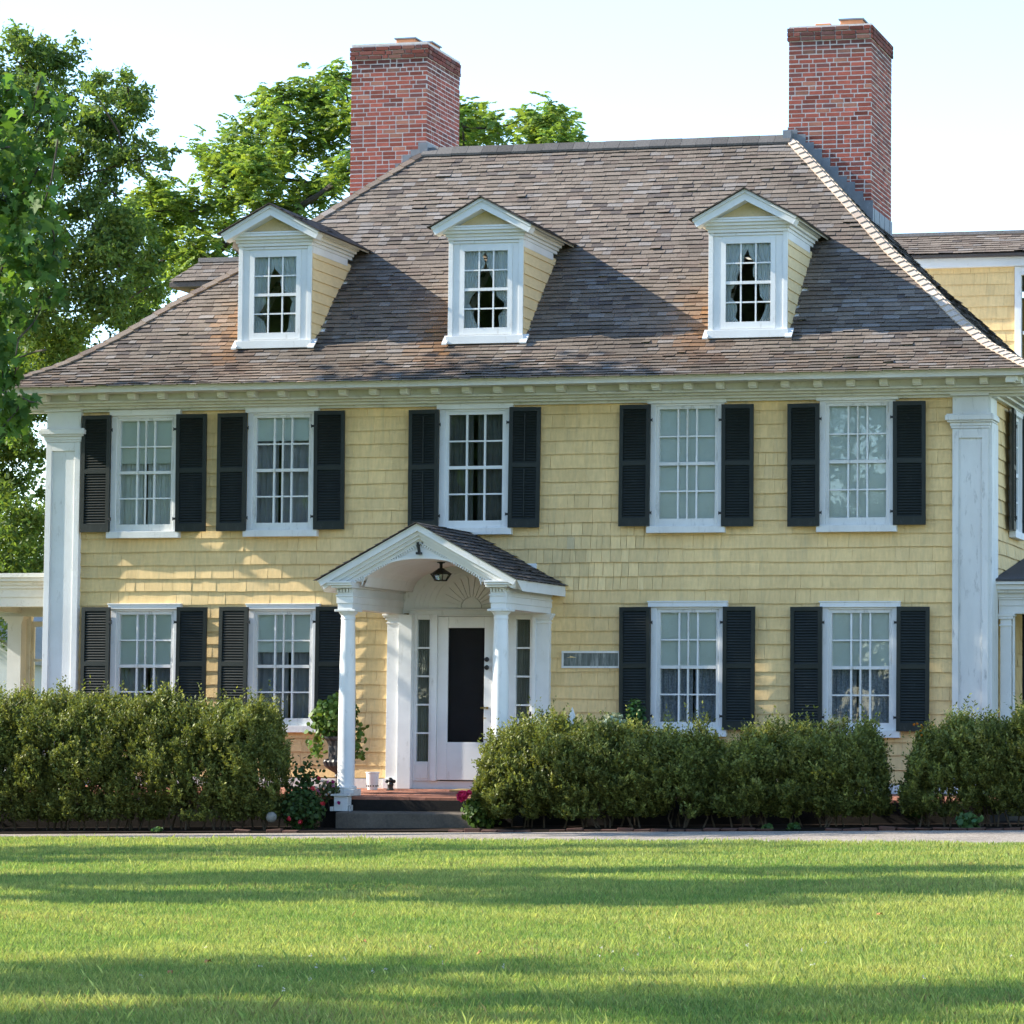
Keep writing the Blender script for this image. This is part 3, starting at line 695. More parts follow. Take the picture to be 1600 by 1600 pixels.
# small framed transom window beside the portico
m = MB(); m.box(1.243, 2.04, -.035, .0, 1.938, 1.966); m.box(1.243, 2.04, -.035, .0, 2.136, 2.164); m.box(1.243, 1.268, -.034, 0, 1.967, 2.135); m.box(2.015, 2.04, -.034, 0, 1.967, 2.135)
tw = m.build('transom_window', MT['white_old'], house, org=(1.64, 0, 1.94)); q = MB(); q.box(1.269, 2.014, -.022, -.016, 1.967, 2.135)
q.build('pane', paint('old_streaked_glass', (.16, .18, .17), .25, (14, .5, ), stretch=(3, 1, .3), dirt=((.35, .36, .34), 9, .5, .7, (2, 1, .3))), tw)
# side window on the right wall, shutters, seen at a slant
m = MB(); x = XR+.0
m.box(x, x+.05, 1.60, 1.67, 3.80, 5.36); m.box(x, x+.05, 2.33, 2.40, 3.80, 5.36); m.box(x, x+.06, 1.58, 2.42, 5.361, 5.44); m.box(x, x+.09, 1.56, 2.44, 3.71, 3.799)
wo = m.build('window', MT['white'], house, org=(x, 2, 3.7)); wo['label'] = 'upstairs side window seen at a slant beyond the right corner'
q = MB()
for y in (1.67, 2.29): q.box(x-.03, x+.01, y, y+.04, 3.80, 5.36)
for z in (3.80, 4.55, 5.31): q.box(x-.029, x+.011, 1.711, 2.289, z, z+.05)
for y in (1.86, 2.08): q.box(x-.025, x+.005, y, y+.02, 3.851, 5.309)
for z in (4.2, 4.95): q.box(x-.024, x+.004, 1.711, 2.289, z, z+.02)
q.build('sash', MT['white'], wo); q = MB(); q.box(x-.012, x-.008, 1.69, 2.31, 3.82, 5.34); q.build('pane', MT['glass'], wo)
for y, sg in ((1.62, -1), (2.38, 1)):
    o = SH[False].copy(); COL.objects.link(o); add_hinges(o); o.parent = house; o.location = Vector((XR+.05, y, 3.80))-ho; o.rotation_euler = (0, 0, math.radians(90-sg*5)); o.scale = (1 if sg > 0 else -1, 1, 1)
# ------------------------------------------------------------------ entrance portico
FZ = .335                                             # floor at the wall
pc = -.05                                             # centre line
portico = link('portico', None, house, (pc, -1, .3)); portico['label'] = 'white gabled entrance portico on round columns'
# terrace along the front (thing of its own lies under the house: part of the house)
tm = MB()
def floor_z(y): return FZ-.03*(-y)/1.0*1.0
def terr(x0, x1, yf, name):
    m = MB(); zb = -.3
    m.hexa([(x0, yf, zb), (x1, yf, zb), (x1, -.03, zb), (x0, -.03, zb), (x0, yf, floor_z(yf)-.035), (x1, yf, floor_z(yf)-.035), (x1, -.03, FZ-.035), (x0, -.03, FZ-.035)])
    return m
a = terr(-6.9, -1.32, -1.55, 'l'); b = terr(1.22, 7.2, -1.55, 'r'); c = terr(-1.319, 1.219, -2.06, 'c')
for q in (b, c):
    n = len(a.v); a.v += q.v; a.f += [tuple(i+n for i in f) for f in q.f]; a.c += q.c
ter = a.build('terrace', MT['riser'], house)
br = MB()
def pave(x0, x1, yf):
    y = yf+.005; k = 0
    while y < -.05:
        x = x0-(.1 if k % 2 else 0)
        while x < x1:
            xa, xb = max(x, x0), min(x+.195, x1); ye = min(y+.092, -.035)
            if xb-xa > .02:
                cc = np.array((.34, .145, .095))*random.gauss(1, .14); z0, z1 = floor_z(y)-.034, floor_z(y)+random.uniform(-.002, .002)
                br.hexa([(xa, y, z0), (xb, y, z0), (xb, ye, z0), (xa, ye, z0), (xa, y, z1), (xb, y, z1), (xb, ye, floor_z(ye)), (xa, ye, floor_z(ye))], np.clip(cc, .05, .5))
            x += .2
        y += .097; k += 1
pave(-6.9, -1.32, -1.55); pave(1.22, 7.2, -1.55); pave(-1.319, 1.219, -2.06)
br.build('brick_paving', MT['terrace'], ter)
m = MB(); gz = groundz(0)
m.hexa([(-.97, -2.44, gz-.05), (1.0, -2.44, gz-.05), (1.0, -2.065, gz-.05), (-.97, -2.065, gz-.05), (-.97, -2.44, .085), (1.0, -2.44, .085), (1.0, -2.065, .10), (-.97, -2.065, .10)])
m.build('step', MT['concrete'], house, bevel=.012)
# round columns
def column(x, y, zf, zt):
    m = MB(); m.lathe([(.118, .09), (.118, .105), (.108, .13), (.108, .9), (.103, 1.5), (.088, zt-zf-.13), (.094, zt-zf-.125), (.094, zt-zf-.105), (.088, zt-zf-.10), (.090, zt-zf-.075), (.118, zt-zf-.045), (.122, zt-zf-.03)], (x, y, zf), 40)
    o = m.build('column', MT['white'], portico, org=(x, y, zf), smooth=True)
    q = MB(); q.box(x-.155, x+.155, y-.135, y+.135, zf+.0, zf+.082); q.lathe([(.135, .083), (.14, .10), (.13, .118)], (x, y, zf), 40); q.box(x-.14, x+.14, y-.135, y+.135, zt-.029, zt)
    q.build('column_base', MT['white_old'], o, bevel=.004)
CZ = 2.655
column(-1.065, -1.83, .283, CZ); column(.985, -1.83, .283, CZ)
for x in (-1.075, 1.0):
    m = MB()
    m.box(x-.09, x+.09, -.10, .0, FZ, CZ-.08); m.box(x-.12, x+.12, -.13, 0, FZ, FZ+.13)
    for z0, z1, e in ((CZ-.13, CZ-.115, .012), (CZ-.08, CZ-.05, .02), (CZ-.05, CZ-.025, .04), (CZ-.025, CZ-.001, .055)): m.box(x-.09-e, x+.09+e, -.10-e, 0, z0, z1)
    m.build('wall_pilaster', MT['white'], portico, bevel=.003)
# entablature: two side beams, stepped, with dentils
for x in (-1.065, .985):
    m = MB(); dn = MB()
    m.box(x-.10, x+.10, -1.95, -.0, CZ, CZ+.075); m.box(x-.112, x+.112, -1.962, 0, CZ+.0755, CZ+.16); m.box(x-.12, x+.12, -1.972, 0, CZ+.161, CZ+.185); m.box(x-.105, x+.105, -1.955, 0, CZ+.1855, CZ+.27)
    for z0, z1, e in ((CZ+.2705, CZ+.30, .15), (CZ+.3005, CZ+.33, .20), (CZ+.3305, CZ+.352, .225)):
        sg = -1 if x < 0 else 1
        m.box(min(x+sg*e, x-sg*.14), max(x+sg*e, x-sg*.14), -1.95-e*.75, 0, z0, z1)
    for i in range(5): dn.box(x-.10+.042*i, x-.10+.042*i+.022, -1.985, -1.9555, CZ+.215, CZ+.262)
    for i in range(44):
        y = -1.93+.043*i; sg = -1 if x < 0 else 1
        dn.box(x+sg*.1055 if sg > 0 else x-.132, x+.132 if sg > 0 else x-.1055, y, y+.022, CZ+.215, CZ+.262)
    m.build('entablature', MT['white'], portico, bevel=.003); dn.build('dentil_band', MT['white'], portico)
# gable front with segmental arch, barrel vault behind
zsp, zap, hw, ze, zr = CZ+.353, 3.30, 1.33, 3.035, 3.755
ax0, ax1 = -.835, .765; ac, ah = (ax0+ax1)/2, (ax1-ax0)/2
def arch(x): q = (x-ac)/ah; return zsp-.06+(zap-zsp+.06)*math.sqrt(max(0, 1-q*q)**1.0)
def rake(x): return ze-.07+(zr-ze)*(1-abs(x-pc)/hw)
m = MB(); n = 56; yf, yb = -1.96, -1.88
xs = np.linspace(pc-hw+.14, pc+hw-.14, n+1)
for a, b in zip(xs[:-1], xs[1:]):
    la, lb = (arch(a) if ax0 < a < ax1 else zsp), (arch(b) if ax0 < b < ax1 else zsp); ta, tb = rake(a), rake(b)
    if ta-la < .01 and tb-lb < .01: continue
    ta, tb = max(ta, la+.002), max(tb, lb+.002)
    m.hexa([(a, yf, la), (b, yf, lb), (b, yb, lb), (a, yb, la), (a, yf, ta), (b, yf, tb), (b, yb, tb), (a, yb, ta)])
ped = m.build('pediment', MT['white'], portico)
m = MB()      # arch moulding round the opening
for a, b in zip(np.linspace(ax0, ax1, 41)[:-1], np.linspace(ax0, ax1, 41)[1:]):
    la, lb = arch(a), arch(b)
    m.hexa([(a, yf-.018, la-.004), (b, yf-.018, lb-.004), (b, yf-.001, lb-.004), (a, yf-.001, la-.004), (a, yf-.018, la+.028), (b, yf-.018, lb+.028), (b, yf-.001, lb+.028), (a, yf-.001, la+.028)])
m.build('arch_moulding', MT['white'], ped)
m = MB(); dn = MB()
for sg in (-1, 1):            # raking cornice in three stepped boards, with dentils below
    e = Vector((pc+sg*hw, 0, ze)); a = Vector((pc, 0, zr)); L = (a-e).length; d = (a-e)/L; nn = Vector((-d.z*sg*-1*1, 0, abs(d.x))) if False else Vector((sg*d.z, 0, abs(d.x)))
    for (o0, o1, yf_) in ((-.10, -.02, -2.12), (-.145, -.1005, -2.07), (-.185, -.1455, -2.03), (-.225, -.1855, -1.985)):
        p = lambda s, o, y: (e.x+d.x*s+nn.x*o, y, e.z+d.z*s+nn.z*o)
        def s_end(o): return L-o*nn.x*sg/abs(d.x)*-1*-1 if False else (pc-e.x-nn.x*o)/d.x
        s0 = .0 if o1 > -.11 else .14
        m.hexa([p(s0, o0, yf_), p(s_end(o0), o0, yf_), p(s_end(o0), o0, -1.88), p(s0, o0, -1.88), p(s0, o1, yf_), p(s_end(o1), o1, yf_), p(s_end(o1), o1, -1.88), p(s0, o1, -1.88)])
    k = .28
    while k < L-.10:
        q = [p(k, -.258, -1.985), p(k+.017, -.258, -1.985), p(k+.017, -.258, -1.961), p(k, -.258, -1.961), p(k, -.226, -1.985), p(k+.017, -.226, -1.985), p(k+.017, -.226, -1.961), p(k, -.226, -1.961)]
        dn.hexa(q); k += .034
rk = m.build('raking_cornice', MT['white'], portico); dn.build('dentil_band', MT['white'], portico)
m = MB()
for sg in (-1, 1):
    e = (pc+sg*hw, ze-.035); a = (pc, zr-.035)
    m.hexa([(e[0], -1.879, e[1]-.12), (a[0], -1.879, a[1]-.12), (a[0], 0, a[1]-.12), (e[0], 0, e[1]-.12), (e[0], -2.13, e[1]+.014), (a[0], -2.13, a[1]+.014), (a[0], .0, a[1]+.014), (e[0], 0, e[1]+.014)])
m.build('roof_deck', MT['white'], portico)
rs = MB()
for sg in (-1, 1):
    L = math.hypot(hw, zr-ze)+.045; ux, uz = -sg*hw/math.hypot(hw, zr-ze), (zr-ze)/math.hypot(hw, zr-ze); nn = (sg*uz, abs(ux))
    def P(u, s, h, sg=sg, ux=ux, nn=nn): return (pc+sg*(hw+.045)+ux*s+nn[0]*(h-.012), u, ze-.022+uz*s+nn[1]*(h-.012))
    shingles(rs, P, 0, L, lambda s: (-2.17, .0), .115, (.10, .22), .018, lambda u, s: np.array((.095, .085, .08))*random.gauss(1, .2), None, .008)
rs.build('roof', MT['roof'], portico)
m = MB(); n = 30; xs = np.linspace(ax0, ax1, n+1)         # barrel vault
for a, b in zip(xs[:-1], xs[1:]): m.poly([(a, -1.879, arch(a)), (a, -.03, arch(a)), (b, -.03, arch(b)), (b, -1.879, arch(b))])
m.poly([(-.965, -1.88, zsp-.001), (-.965, -.01, zsp-.001), (ax0, -.01, zsp-.001), (ax0, -1.88, zsp-.001)]); m.poly([(ax1, -1.88, zsp-.001), (ax1, -.01, zsp-.001), (.885, -.01, zsp-.001), (.885, -1.88, zsp-.001)])
m.build('barrel_vault', MT['white'], portico, smooth=True)
# sunburst panel over the door
m = MB(); m.box(-.965, .885, -.045, -.002, 2.665, 3.32); sb_ = m.build('fanlight_panel', MT['white'], portico)
m = MB(); fx, fz, R1, R0 = .0, 2.735, .44, .15
def ell(a, r): return (fx+r*math.cos(a), fz+r*.98*math.sin(a))
for i in range(13):
    a0, a1 = math.pi*(i+.06)/13, math.pi*(i+.94)/13; am = (a0+a1)/2
    pts = [ell(a0, R0), ell(a0, R1-.025), ell(a0*.75+a1*.25, R1), ell(am, R1+.012), ell(a0*.25+a1*.75, R1), ell(a1, R1-.025), ell(a1, R0)]
    b_ = [(x, -.046, z) for x, z in pts]; n0 = len(m.v); cxx = sum(p[0] for p in pts)/7; czz = sum(p[1] for p in pts)/7
    m.prism([(x, -.072, z) for x, z in pts], (0, .026, 0))
m.prism([(ell(math.pi*i/16, R0-.012)[0], -.066, ell(math.pi*i/16, R0-.012)[1]) for i in range(17)], (0, .02, 0))
for (r0_, r1_) in ((.48, .535), (.57, .60), (.635, .665), (.70, .73), (.765, .80)):
    for i in range(28):
        a0, a1 = math.pi*i/28, math.pi*(i+1)/28
        f = lambda a, r: (fx-.04+r*math.cos(a), -.058, fz+min(r*.98, .45+ (r-.45)*.35)*math.sin(a))
        q = [f(a0, r0_), f(a1, r0_), f(a1, r1_), f(a0, r1_)]; m.prism(q, (0, .012, 0))
m.build('sunburst_relief', MT['white'], sb_)
m = MB(); m.box(-.87, .90, -.075, -.046, 2.645, 2.70); m.box(-.9, .93, -.10, -.046, 2.701, 2.72); m.build('transom_bar', MT['white'], portico, bevel=.003)
# door surround, sidelights, door
m = MB(); Z0 = .44
m.box(-.984, -.80, -.162, .05, FZ, 2.644); m.box(.865, .91, -.13, .05, FZ, 2.644); m.box(-.86, .88, -.03, .10, FZ-.005, Z0)       # jambs and threshold
m.box(-.54, -.465, -.10, .08, Z0+.001, 2.644); m.box(.305, .385, -.10, .08, Z0+.001, 2.644); m.box(-.464, .304, -.09, .08, 2.625, 2.644)
for x0, x1 in ((-.799, -.541), (.386, .864)):
    a, b = (-.757, -.585) if x0 < 0 else (.62, .812)
    m.box(x0, a, -.055, .05, Z0+.001, 2.644); m.box(b, x1, -.055, .05, Z0+.001, 2.644); m.box(a+.001, b-.001, -.055, .05, Z0+.001, .695); m.box(a+.001, b-.001, -.055, .05, 2.58, 2.644)
    m.box(a-.02 if False else a+.002, b-.002, -.065, -.056, .47, .665)
su = m.build('door_surround', MT['white'], portico, bevel=.003)
for a, b in ((-.757, -.585), (.62, .812)):
    s = MB()
    for i in range(1, 5): z = .695+(2.58-.695)*i/5; s.box(a, b, -.045, .0, z-.012, z+.012)
    sl = s.build('sidelight', MT['white'], portico, org=((a+b)/2, 0, .695)); p = MB(); p.box(a, b, -.018, -.014, .696, 2.579); p.build('pane', MT['glass'], sl)
    q = MB(); wavy(q, a, b, .02, .69, 2.58, .012, 40, 6); q.build('curtain', MT['pleat'], sl)
m = MB(); dx0, dx1, dz0, dz1 = -.462, .300, .455, 2.62; gx0, gx1, gz0, gz1 = -.318, .188, .955, 2.468
m.box(dx0, gx0, -.075, -.03, dz0, dz1); m.box(gx1, dx1, -.075, -.03, dz0, dz1); m.box(gx0+.0005, gx1-.0005, -.075, -.03, gz1, dz1); m.box(gx0+.0005, gx1-.0005, -.075, -.03, dz0, gz0)
door = m.build('door', MT['white'], house, org=(dx0, -.05, dz0), bevel=.004); door['label'] = 'white front storm door with one tall dark pane'
p = MB(); p.box(gx0, gx1, -.056, -.050, gz0, gz1); p.build('pane', MT['glassdark'], door)
p = MB(); p.box(gx0-.05, gx1+.05, -.02, .02, gz0-.3, gz1+.05); p.build('inner_door', paint('dark_inner_door', (.13, .125, .128), .6), door)
p = MB()
for z in (2.05, 1.943): p.sphere((.236, -.115, z), .033, 14, 8); p.lathe([(.012, 0), (.012, .05)], (.236, -.11, z-.025), 10); p.box(.226, .246, -.11, -.074, z-.01, z+.01)
p.build('knob', MT['iron'], door, smooth=True)
p = MB(); p.box(.150, .25, -.105, -.09, 1.40, 1.42); p.box(.232, .252, -.10, -.074, 1.395, 1.425); p.lathe([(.02, 0), (.02, .012)], (.21, -.10, 1.27), 10); p.build('handle', MT['brass'], door)
p = MB(); p.sphere((.838, -.085, 1.335), .032, 14, 8, sq=(1, 1, 1)); p.build('bell_button', MT['iron'], portico, smooth=True)
p = MB()
p.hexa([(-.075, -2.01, 3.375), (-.045, -2.01, 3.37), (-.045, -1.975, 3.37), (-.075, -1.975, 3.375), (-.095, -2.01, 3.50), (-.07, -2.01, 3.505), (-.07, -1.975, 3.505), (-.095, -1.975, 3.5)]); p.box(-.085, -.03, -2.06, -1.962, 3.345, 3.374)
p.build('flag_bracket', MT['iron'], portico)
# ------------------------------------------------------------------ side porches
lp = link('side_porch', None, house, (-7.6, 2.2, .3)); lp['label'] = 'flat roofed white side porch at the left end of the house'
m = MB(); lx0, lx1 = -9.6, XL-.02
for (y0, y1, z0, z1) in ((.80, 1.05, 2.80, 2.93), (.78, 1.05, 2.931, 3.05), (.74, 1.05, 3.051, 3.10), (.70, 1.05, 3.101, 3.15), (.62, 1.05, 3.151, 3.20), (.58, 1.05, 3.201, 3.26)): m.box(lx0, lx1, y0, y1, z0, z1)
m.box(lx0, lx1, 1.051, 4.2, 2.97, 3.2); m.box(lx0, lx1, 3.5, 3.75, 2.75, 2.969); m.box(-8.45, -8.25, 1.052, 3.499, 2.80, 2.968)
m.build('roof', MT['cream'], lp)
m = MB()
def sq_col(x, y, w_, z0, z1):
    m.box(x-w_, x+w_, y-w_, y+w_, z0, z1-.10)
    for za, zb, e in ((z1-.22, z1-.205, .01), (z1-.10, z1-.07, .015), (z1-.07, z1-.035, .04), (z1-.035, z1, .06)): m.box(x-w_-e, x+w_+e, y-w_-e, y+w_+e, za, zb)
sq_col(-8.36, 3.62, .11, .2, 2.75); m.build('column', MT['white'], lp)
m = MB(); sq_col(-9.4, .93, .13, .2, 2.80); m.build('column', MT['white'], lp)
m = MB(); m.box(-8.22, -8.15, 3.62, 3.70, .2, 2.75); m.box(-8.149, -8.11, 3.66, 3.70, .2, 2.68); m.box(-7.96, -7.90, 3.66, 3.70, .2, 2.68); m.box(-8.109, -7.961, 3.66, 3.70, 2.60, 2.68); m.box(-8.109, -7.961, 3.66, 3.70, 2.08, 2.12); m.box(-8.109, -7.961, 3.66, 3.70, .2, 1.2); m.box(-7.899, XL-.02, 3.64, 3.72, .2, 2.749)
fr = m.build('window', MT['cream'], lp); q = MB(); q.box(-8.11, -7.96, 3.675, 3.68, 1.2, 2.6); q.build('pane', MT['glass'], fr)
m = MB(); m.box(lx0, lx1, .6, 4.2, -.2, .25); m.build('floor', MT['concrete'], lp)
rp = link('side_porch', None, house, (8.5, 2.2, .3)); rp['label'] = 'white screened side porch at the right end of the house'
m = MB(); rx0, rx1 = XR+.03, 11.0
for (y0, z0, z1) in ((.50, 2.66, 2.76), (.485, 2.761, 2.84), (.46, 2.841, 2.87), (.44, 2.871, 2.925), (.36, 2.926, 2.965), (.30, 2.966, 3.03), (.24, 3.031, 3.07)): m.box(rx0, rx1, y0, .8, z0, z1)
m.box(rx0, rx1, .801, 4.5, 2.85, 3.07)
m.box(7.0, 7.14, .50, .62, .2, 2.59); m.box(6.985, 7.155, .485, .635, 2.50, 2.52); m.box(6.975, 7.17, .475, .645, 2.59, 2.625); m.box(6.96, 7.19, .465, .655, 2.626, 2.659); m.box(7.15, 7.18, .56, .6, .2, 2.65); m.box(9.2, 9.34, .5, .62, .2, 2.659)
m.build('entablature', MT['white'], rp, bevel=.003)
m = MB(); m.hexa([(rx0-.02, .22, 3.071), (rx1, .22, 3.071), (rx1, 4.5, 3.071), (rx0-.02, 4.5, 3.071), (rx0-.02, .22, 3.10), (rx1, .22, 3.10), (rx1, 4.5, 3.75), (rx0-.02, 4.5, 3.75)], (.09, .09, .095)); m.build('roof', MT['roof'], rp)
m = MB(); m.box(7.18, 11, 1.2, 1.24, .2, 2.84); m.box(7.36, 7.42, .9, .96, .2, 2.84, ); m.box(7.2, 11, .92, .96, 1.18, 1.23)
m.build('screen', paint('dark_screen', (.022, .020, .017), .9), rp); m = MB(); m.box(rx0, rx1, .4, 4.5, -.2, .25); m.build('floor', MT['concrete'], rp)
# ------------------------------------------------------------------ rear wings
rw = link('rear_wing', None, house, (6, 9, 0)); rw['label'] = 'yellow shingled rear wing rising behind the right hip'
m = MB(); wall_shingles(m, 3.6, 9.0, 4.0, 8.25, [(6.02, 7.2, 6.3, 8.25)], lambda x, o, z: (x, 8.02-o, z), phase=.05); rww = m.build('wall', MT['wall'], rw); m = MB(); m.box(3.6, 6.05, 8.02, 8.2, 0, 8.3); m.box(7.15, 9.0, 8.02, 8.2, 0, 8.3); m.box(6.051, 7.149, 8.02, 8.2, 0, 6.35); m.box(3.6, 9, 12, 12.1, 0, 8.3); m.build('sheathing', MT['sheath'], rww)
m = MB(); m.box(3.5, 9.2, 7.90, 8.02, 8.255, 8.40); m.box(3.5, 9.2, 7.82, 8.02, 8.401, 8.44); m.box(6.03, 6.13, 7.95, 8.05, 6.3, 8.25); m.box(6.131, 7.2, 7.95, 8.05, 8.12, 8.249); m.box(7.08, 7.2, 7.95, 8.05, 6.3, 8.119); m.box(6.131, 7.079, 7.95, 8.05, 6.3, 6.40); m.box(6.15, 7.06, 7.98, 8.02, 7.2, 7.25)
m.build('trim', MT['white'], rw, bevel=.003); m = MB(); m.box(6.14, 7.07, 8.03, 8.04, 6.4, 8.11); m.build('pane', MT['glass'], rw)
m = MB(); shingles(m, lambda u, s, h: (u, 7.78+.80*s-.30*h, 8.45+.42*s+.9*h), 0, 1.0, lambda s: (3.4, 9.3), .11, (.12, .25), .017); m.hexa([(3.4, 7.80, 8.40), (9.3, 7.80, 8.40), (9.3, 12, 8.40), (3.4, 12, 8.40), (3.4, 7.80, 8.44), (9.3, 7.80, 8.44), (9.3, 8.58, 8.86), (3.4, 8.58, 8.86)], (.12, .1, .09)); m.box(3.4, 9.3, 8.5, 8.75, 8.85, 8.90, (.26, .24, .23))
m.build('roof', MT['roof'], rw)
lw = link('rear_wing', None, house, (-6, 9, 0)); lw['label'] = 'low shingled rear roof just showing behind the left hip'
m = MB(); 
def Pw(u, s, h): return (u, 6.0+.72*s-.6*h, 7.55+.69*s+.75*h)
shingles(m, Pw, .92, 1.45, lambda s: (-8.05+.73*s, -4.0), .10, (.12, .25), .017)
m.hexa([(-7.38, 6.68, 8.1), (-4, 6.68, 8.1), (-4, 9, 8.1), (-7.38, 9, 8.1), (-7.38, 6.68, 8.17), (-4, 6.68, 8.17), (-4, 7.03, 8.53), (-7.02, 7.03, 8.53)], (.15, .13, .12)); m.box(-7.02, -4, 6.98, 7.15, 8.53, 8.60, (.30, .27, .25)); m.build('roof', MT['roof'], lw)
m = MB(); m.box(-7.1, -4, 6.9, 9, .1, 8.09); m.build('wall', MT['clap'], lw)
# ------------------------------------------------------------------ neighbour's shed at the far left
sh = empty('shed', (-14.2, 14, groundz(-14)), 'pale grey-white shed gable far behind the left side porch', 'shed')
m = MB(); z0 = -.4; m.prism([(-16.2, 12, z0), (-12.3, 12, z0), (-12.3, 12, 2.25), (-14.2, 12, 3.45), (-16.2, 12, 2.25)], (0, 5, 0)); m.build('wall', paint('shed_white_boards', (.55, .58, .60), .7, (2, .1), (20, .12, (4, 1, .1))), sh)
m = MB(); 
for sg in (-1, 1): m.hexa([(-14.2+sg*2.1, 11.85, 2.16), (-14.2, 11.85, 3.46), (-14.2, 17.1, 3.46), (-14.2+sg*2.1, 17.1, 2.16), (-14.2+sg*2.1, 11.85, 2.22), (-14.2, 11.85, 3.53), (-14.2, 17.1, 3.53), (-14.2+sg*2.1, 17.1, 2.22)])
m.build('roof', paint('shed_roof', (.30, .31, .32), .8), sh)
# ------------------------------------------------------------------ small things by the door
t = empty('lantern', (-.11, -1.0, 3.30), 'black hanging porch lantern under the portico vault', 'lantern')
m = MB(); c = (-.11, -1.0, 0); m.lathe([(.055, 3.285), (.055, 3.30), (.02, 3.27), (.02, 3.22), (.035, 3.215), (.035, 3.20)][::-1], c, 10); m.lathe([(.015, 3.24), (.015, 3.31)], c, 8)
m.lathe([(.145, 3.135), (.148, 3.145), (.05, 3.205), (.045, 3.215)], c, 6)
for i in range(6):
    a = math.pi*2*i/6; m.tube([(c[0]+.135*math.cos(a), c[1]+.135*math.sin(a), 3.14), (c[0]+.08*math.cos(a), c[1]+.08*math.sin(a), 3.06)], [.007, .007], 5)
m.lathe([(.088, 3.05), (.088, 3.064)], c, 6); m.build('cage', MT['iron'], t)
m = MB(); m.lathe([(.075, 3.064), (.128, 3.134)], c, 6); m.build('glass', MT['glass'], t)
m = MB(); m.lathe([(.012, 3.065), (.012, 3.10), (.022, 3.105), (.02, 3.128)], c, 8); m.build('bulb', MT['shade'], t)
t = empty('urn', (-1.36, -1.3, .29), 'dark fluted iron urn beside the left portico column', 'urn')
c = (-1.36, -1.3, .29)
m = MB(); m.box(-1.48, -1.24, -1.42, -1.18, .29, .33); m.lathe([(.11, .04), (.10, .07), (.055, .11), (.045, .20), (.06, .225), (.05, .25), (.06, .27)], c, 28); m.build('base', MT['urn'], t)
m = MB(); m.lathe([(.06, .27), (.13, .31), (.19, .36), (.205, .41), (.19, .44), (.15, .45)], c, 60, flute=.03, fl_n=20); m.build('bowl', MT['urn'], t)
m = MB(); m.lathe([(.14, .45), (.14, .62), (.165, .68), (.20, .715), (.205, .74), (.17, .735), (.15, .70)], c, 60, flute=.025, fl_n=16); m.build('rim', MT['urn'], t)
t = empty('bucket', (-1.234, -.4, .325), 'white flower pot with small holes near its foot on the terrace', 'pot')
m = MB(); m.lathe([(.065, 0), (.07, .02), (.085, .215), (.092, .22), (.092, .235), (.08, .235), (.06, .03)], (-1.234, -.4, .323), 24); m.build('body', MT['white'], t, smooth=True)
m = MB()
for a in range(0, 360, 30): x, y = -1.234+.0735*math.cos(math.radians(a)), -.4+.0735*math.sin(math.radians(a)); m.box(x-.007, x+.007, y-.007, y+.007, .365, .385)
m.build('holes', MT['iron'], t)
t = empty('doorstop', (-.948, -.5, .32), 'small dark iron figure standing by the door surround', 'doorstop')
m = MB(); c = (-.948, -.5, .318); m.lathe([(.06, 0), (.062, .012), (.04, .02), (.035, .05), (.045, .08), (.03, .11)], c, 14); m.sphere((c[0], c[1], c[2]+.135), .036, 12, 8)
for dx in (-.05, .05): m.sphere((c[0]+dx, c[1], c[2]+.12), .024, 8, 6)
m.build('figure', MT['iron'], t, smooth=True)
m = MB(); m.hexa([(-.10, -.60, .318), (.62, -.60, .318), (.62, -.22, .33), (-.10, -.22, .33), (-.10, -.60, .334), (.62, -.60, .334), (.62, -.22, .346), (-.10, -.22, .346)])
tag(m.build('doormat', MT['mat'], None, org=(.26, -.4, .32)), 'brown coir doormat lying before the front door', 'doormat')
t = empty('post', (-.985, -2.18, .09), 'short white square post standing on the step under the left column', 'post')
m = MB(); m.box(-1.075, -.895, -2.22, -2.075, .095, .285); m.build('shaft', MT['white'], t, bevel=.004)
m = MB(); m.box(-1.11, -.86, -2.25, -2.075, .286, .31); m.box(-1.12, -1.085, -2.24, -2.1, .095, .15); m.box(-.885, -.865, -2.2, -2.1, .095, .17); m.build('cap', MT['white_old'], t)
t = empty('picket_fence', (1.5, -1.45, .27), 'short white picket fence behind the hedge right of the portico', 'fence')
for i in range(7):
    x = 1.20+i*.105; tall = i == 6; zt = 1.42 if tall else 1.19; w_ = .05 if tall else .03
    m = MB(); m.prism([(x-w_, -1.49, .26), (x+w_, -1.49, .26), (x+w_, -1.49, zt-.14), (x, -1.49, zt), (x-w_, -1.49, zt-.14)], (0, .022, 0)); m.build('picket', MT['white'], t)
m = MB(); m.box(1.10, 1.86, -1.467, -1.43, 1.20, 1.275); m.box(1.10, 1.86, -1.467, -1.435, .5, .57); m.build('rail', MT['white'], t)
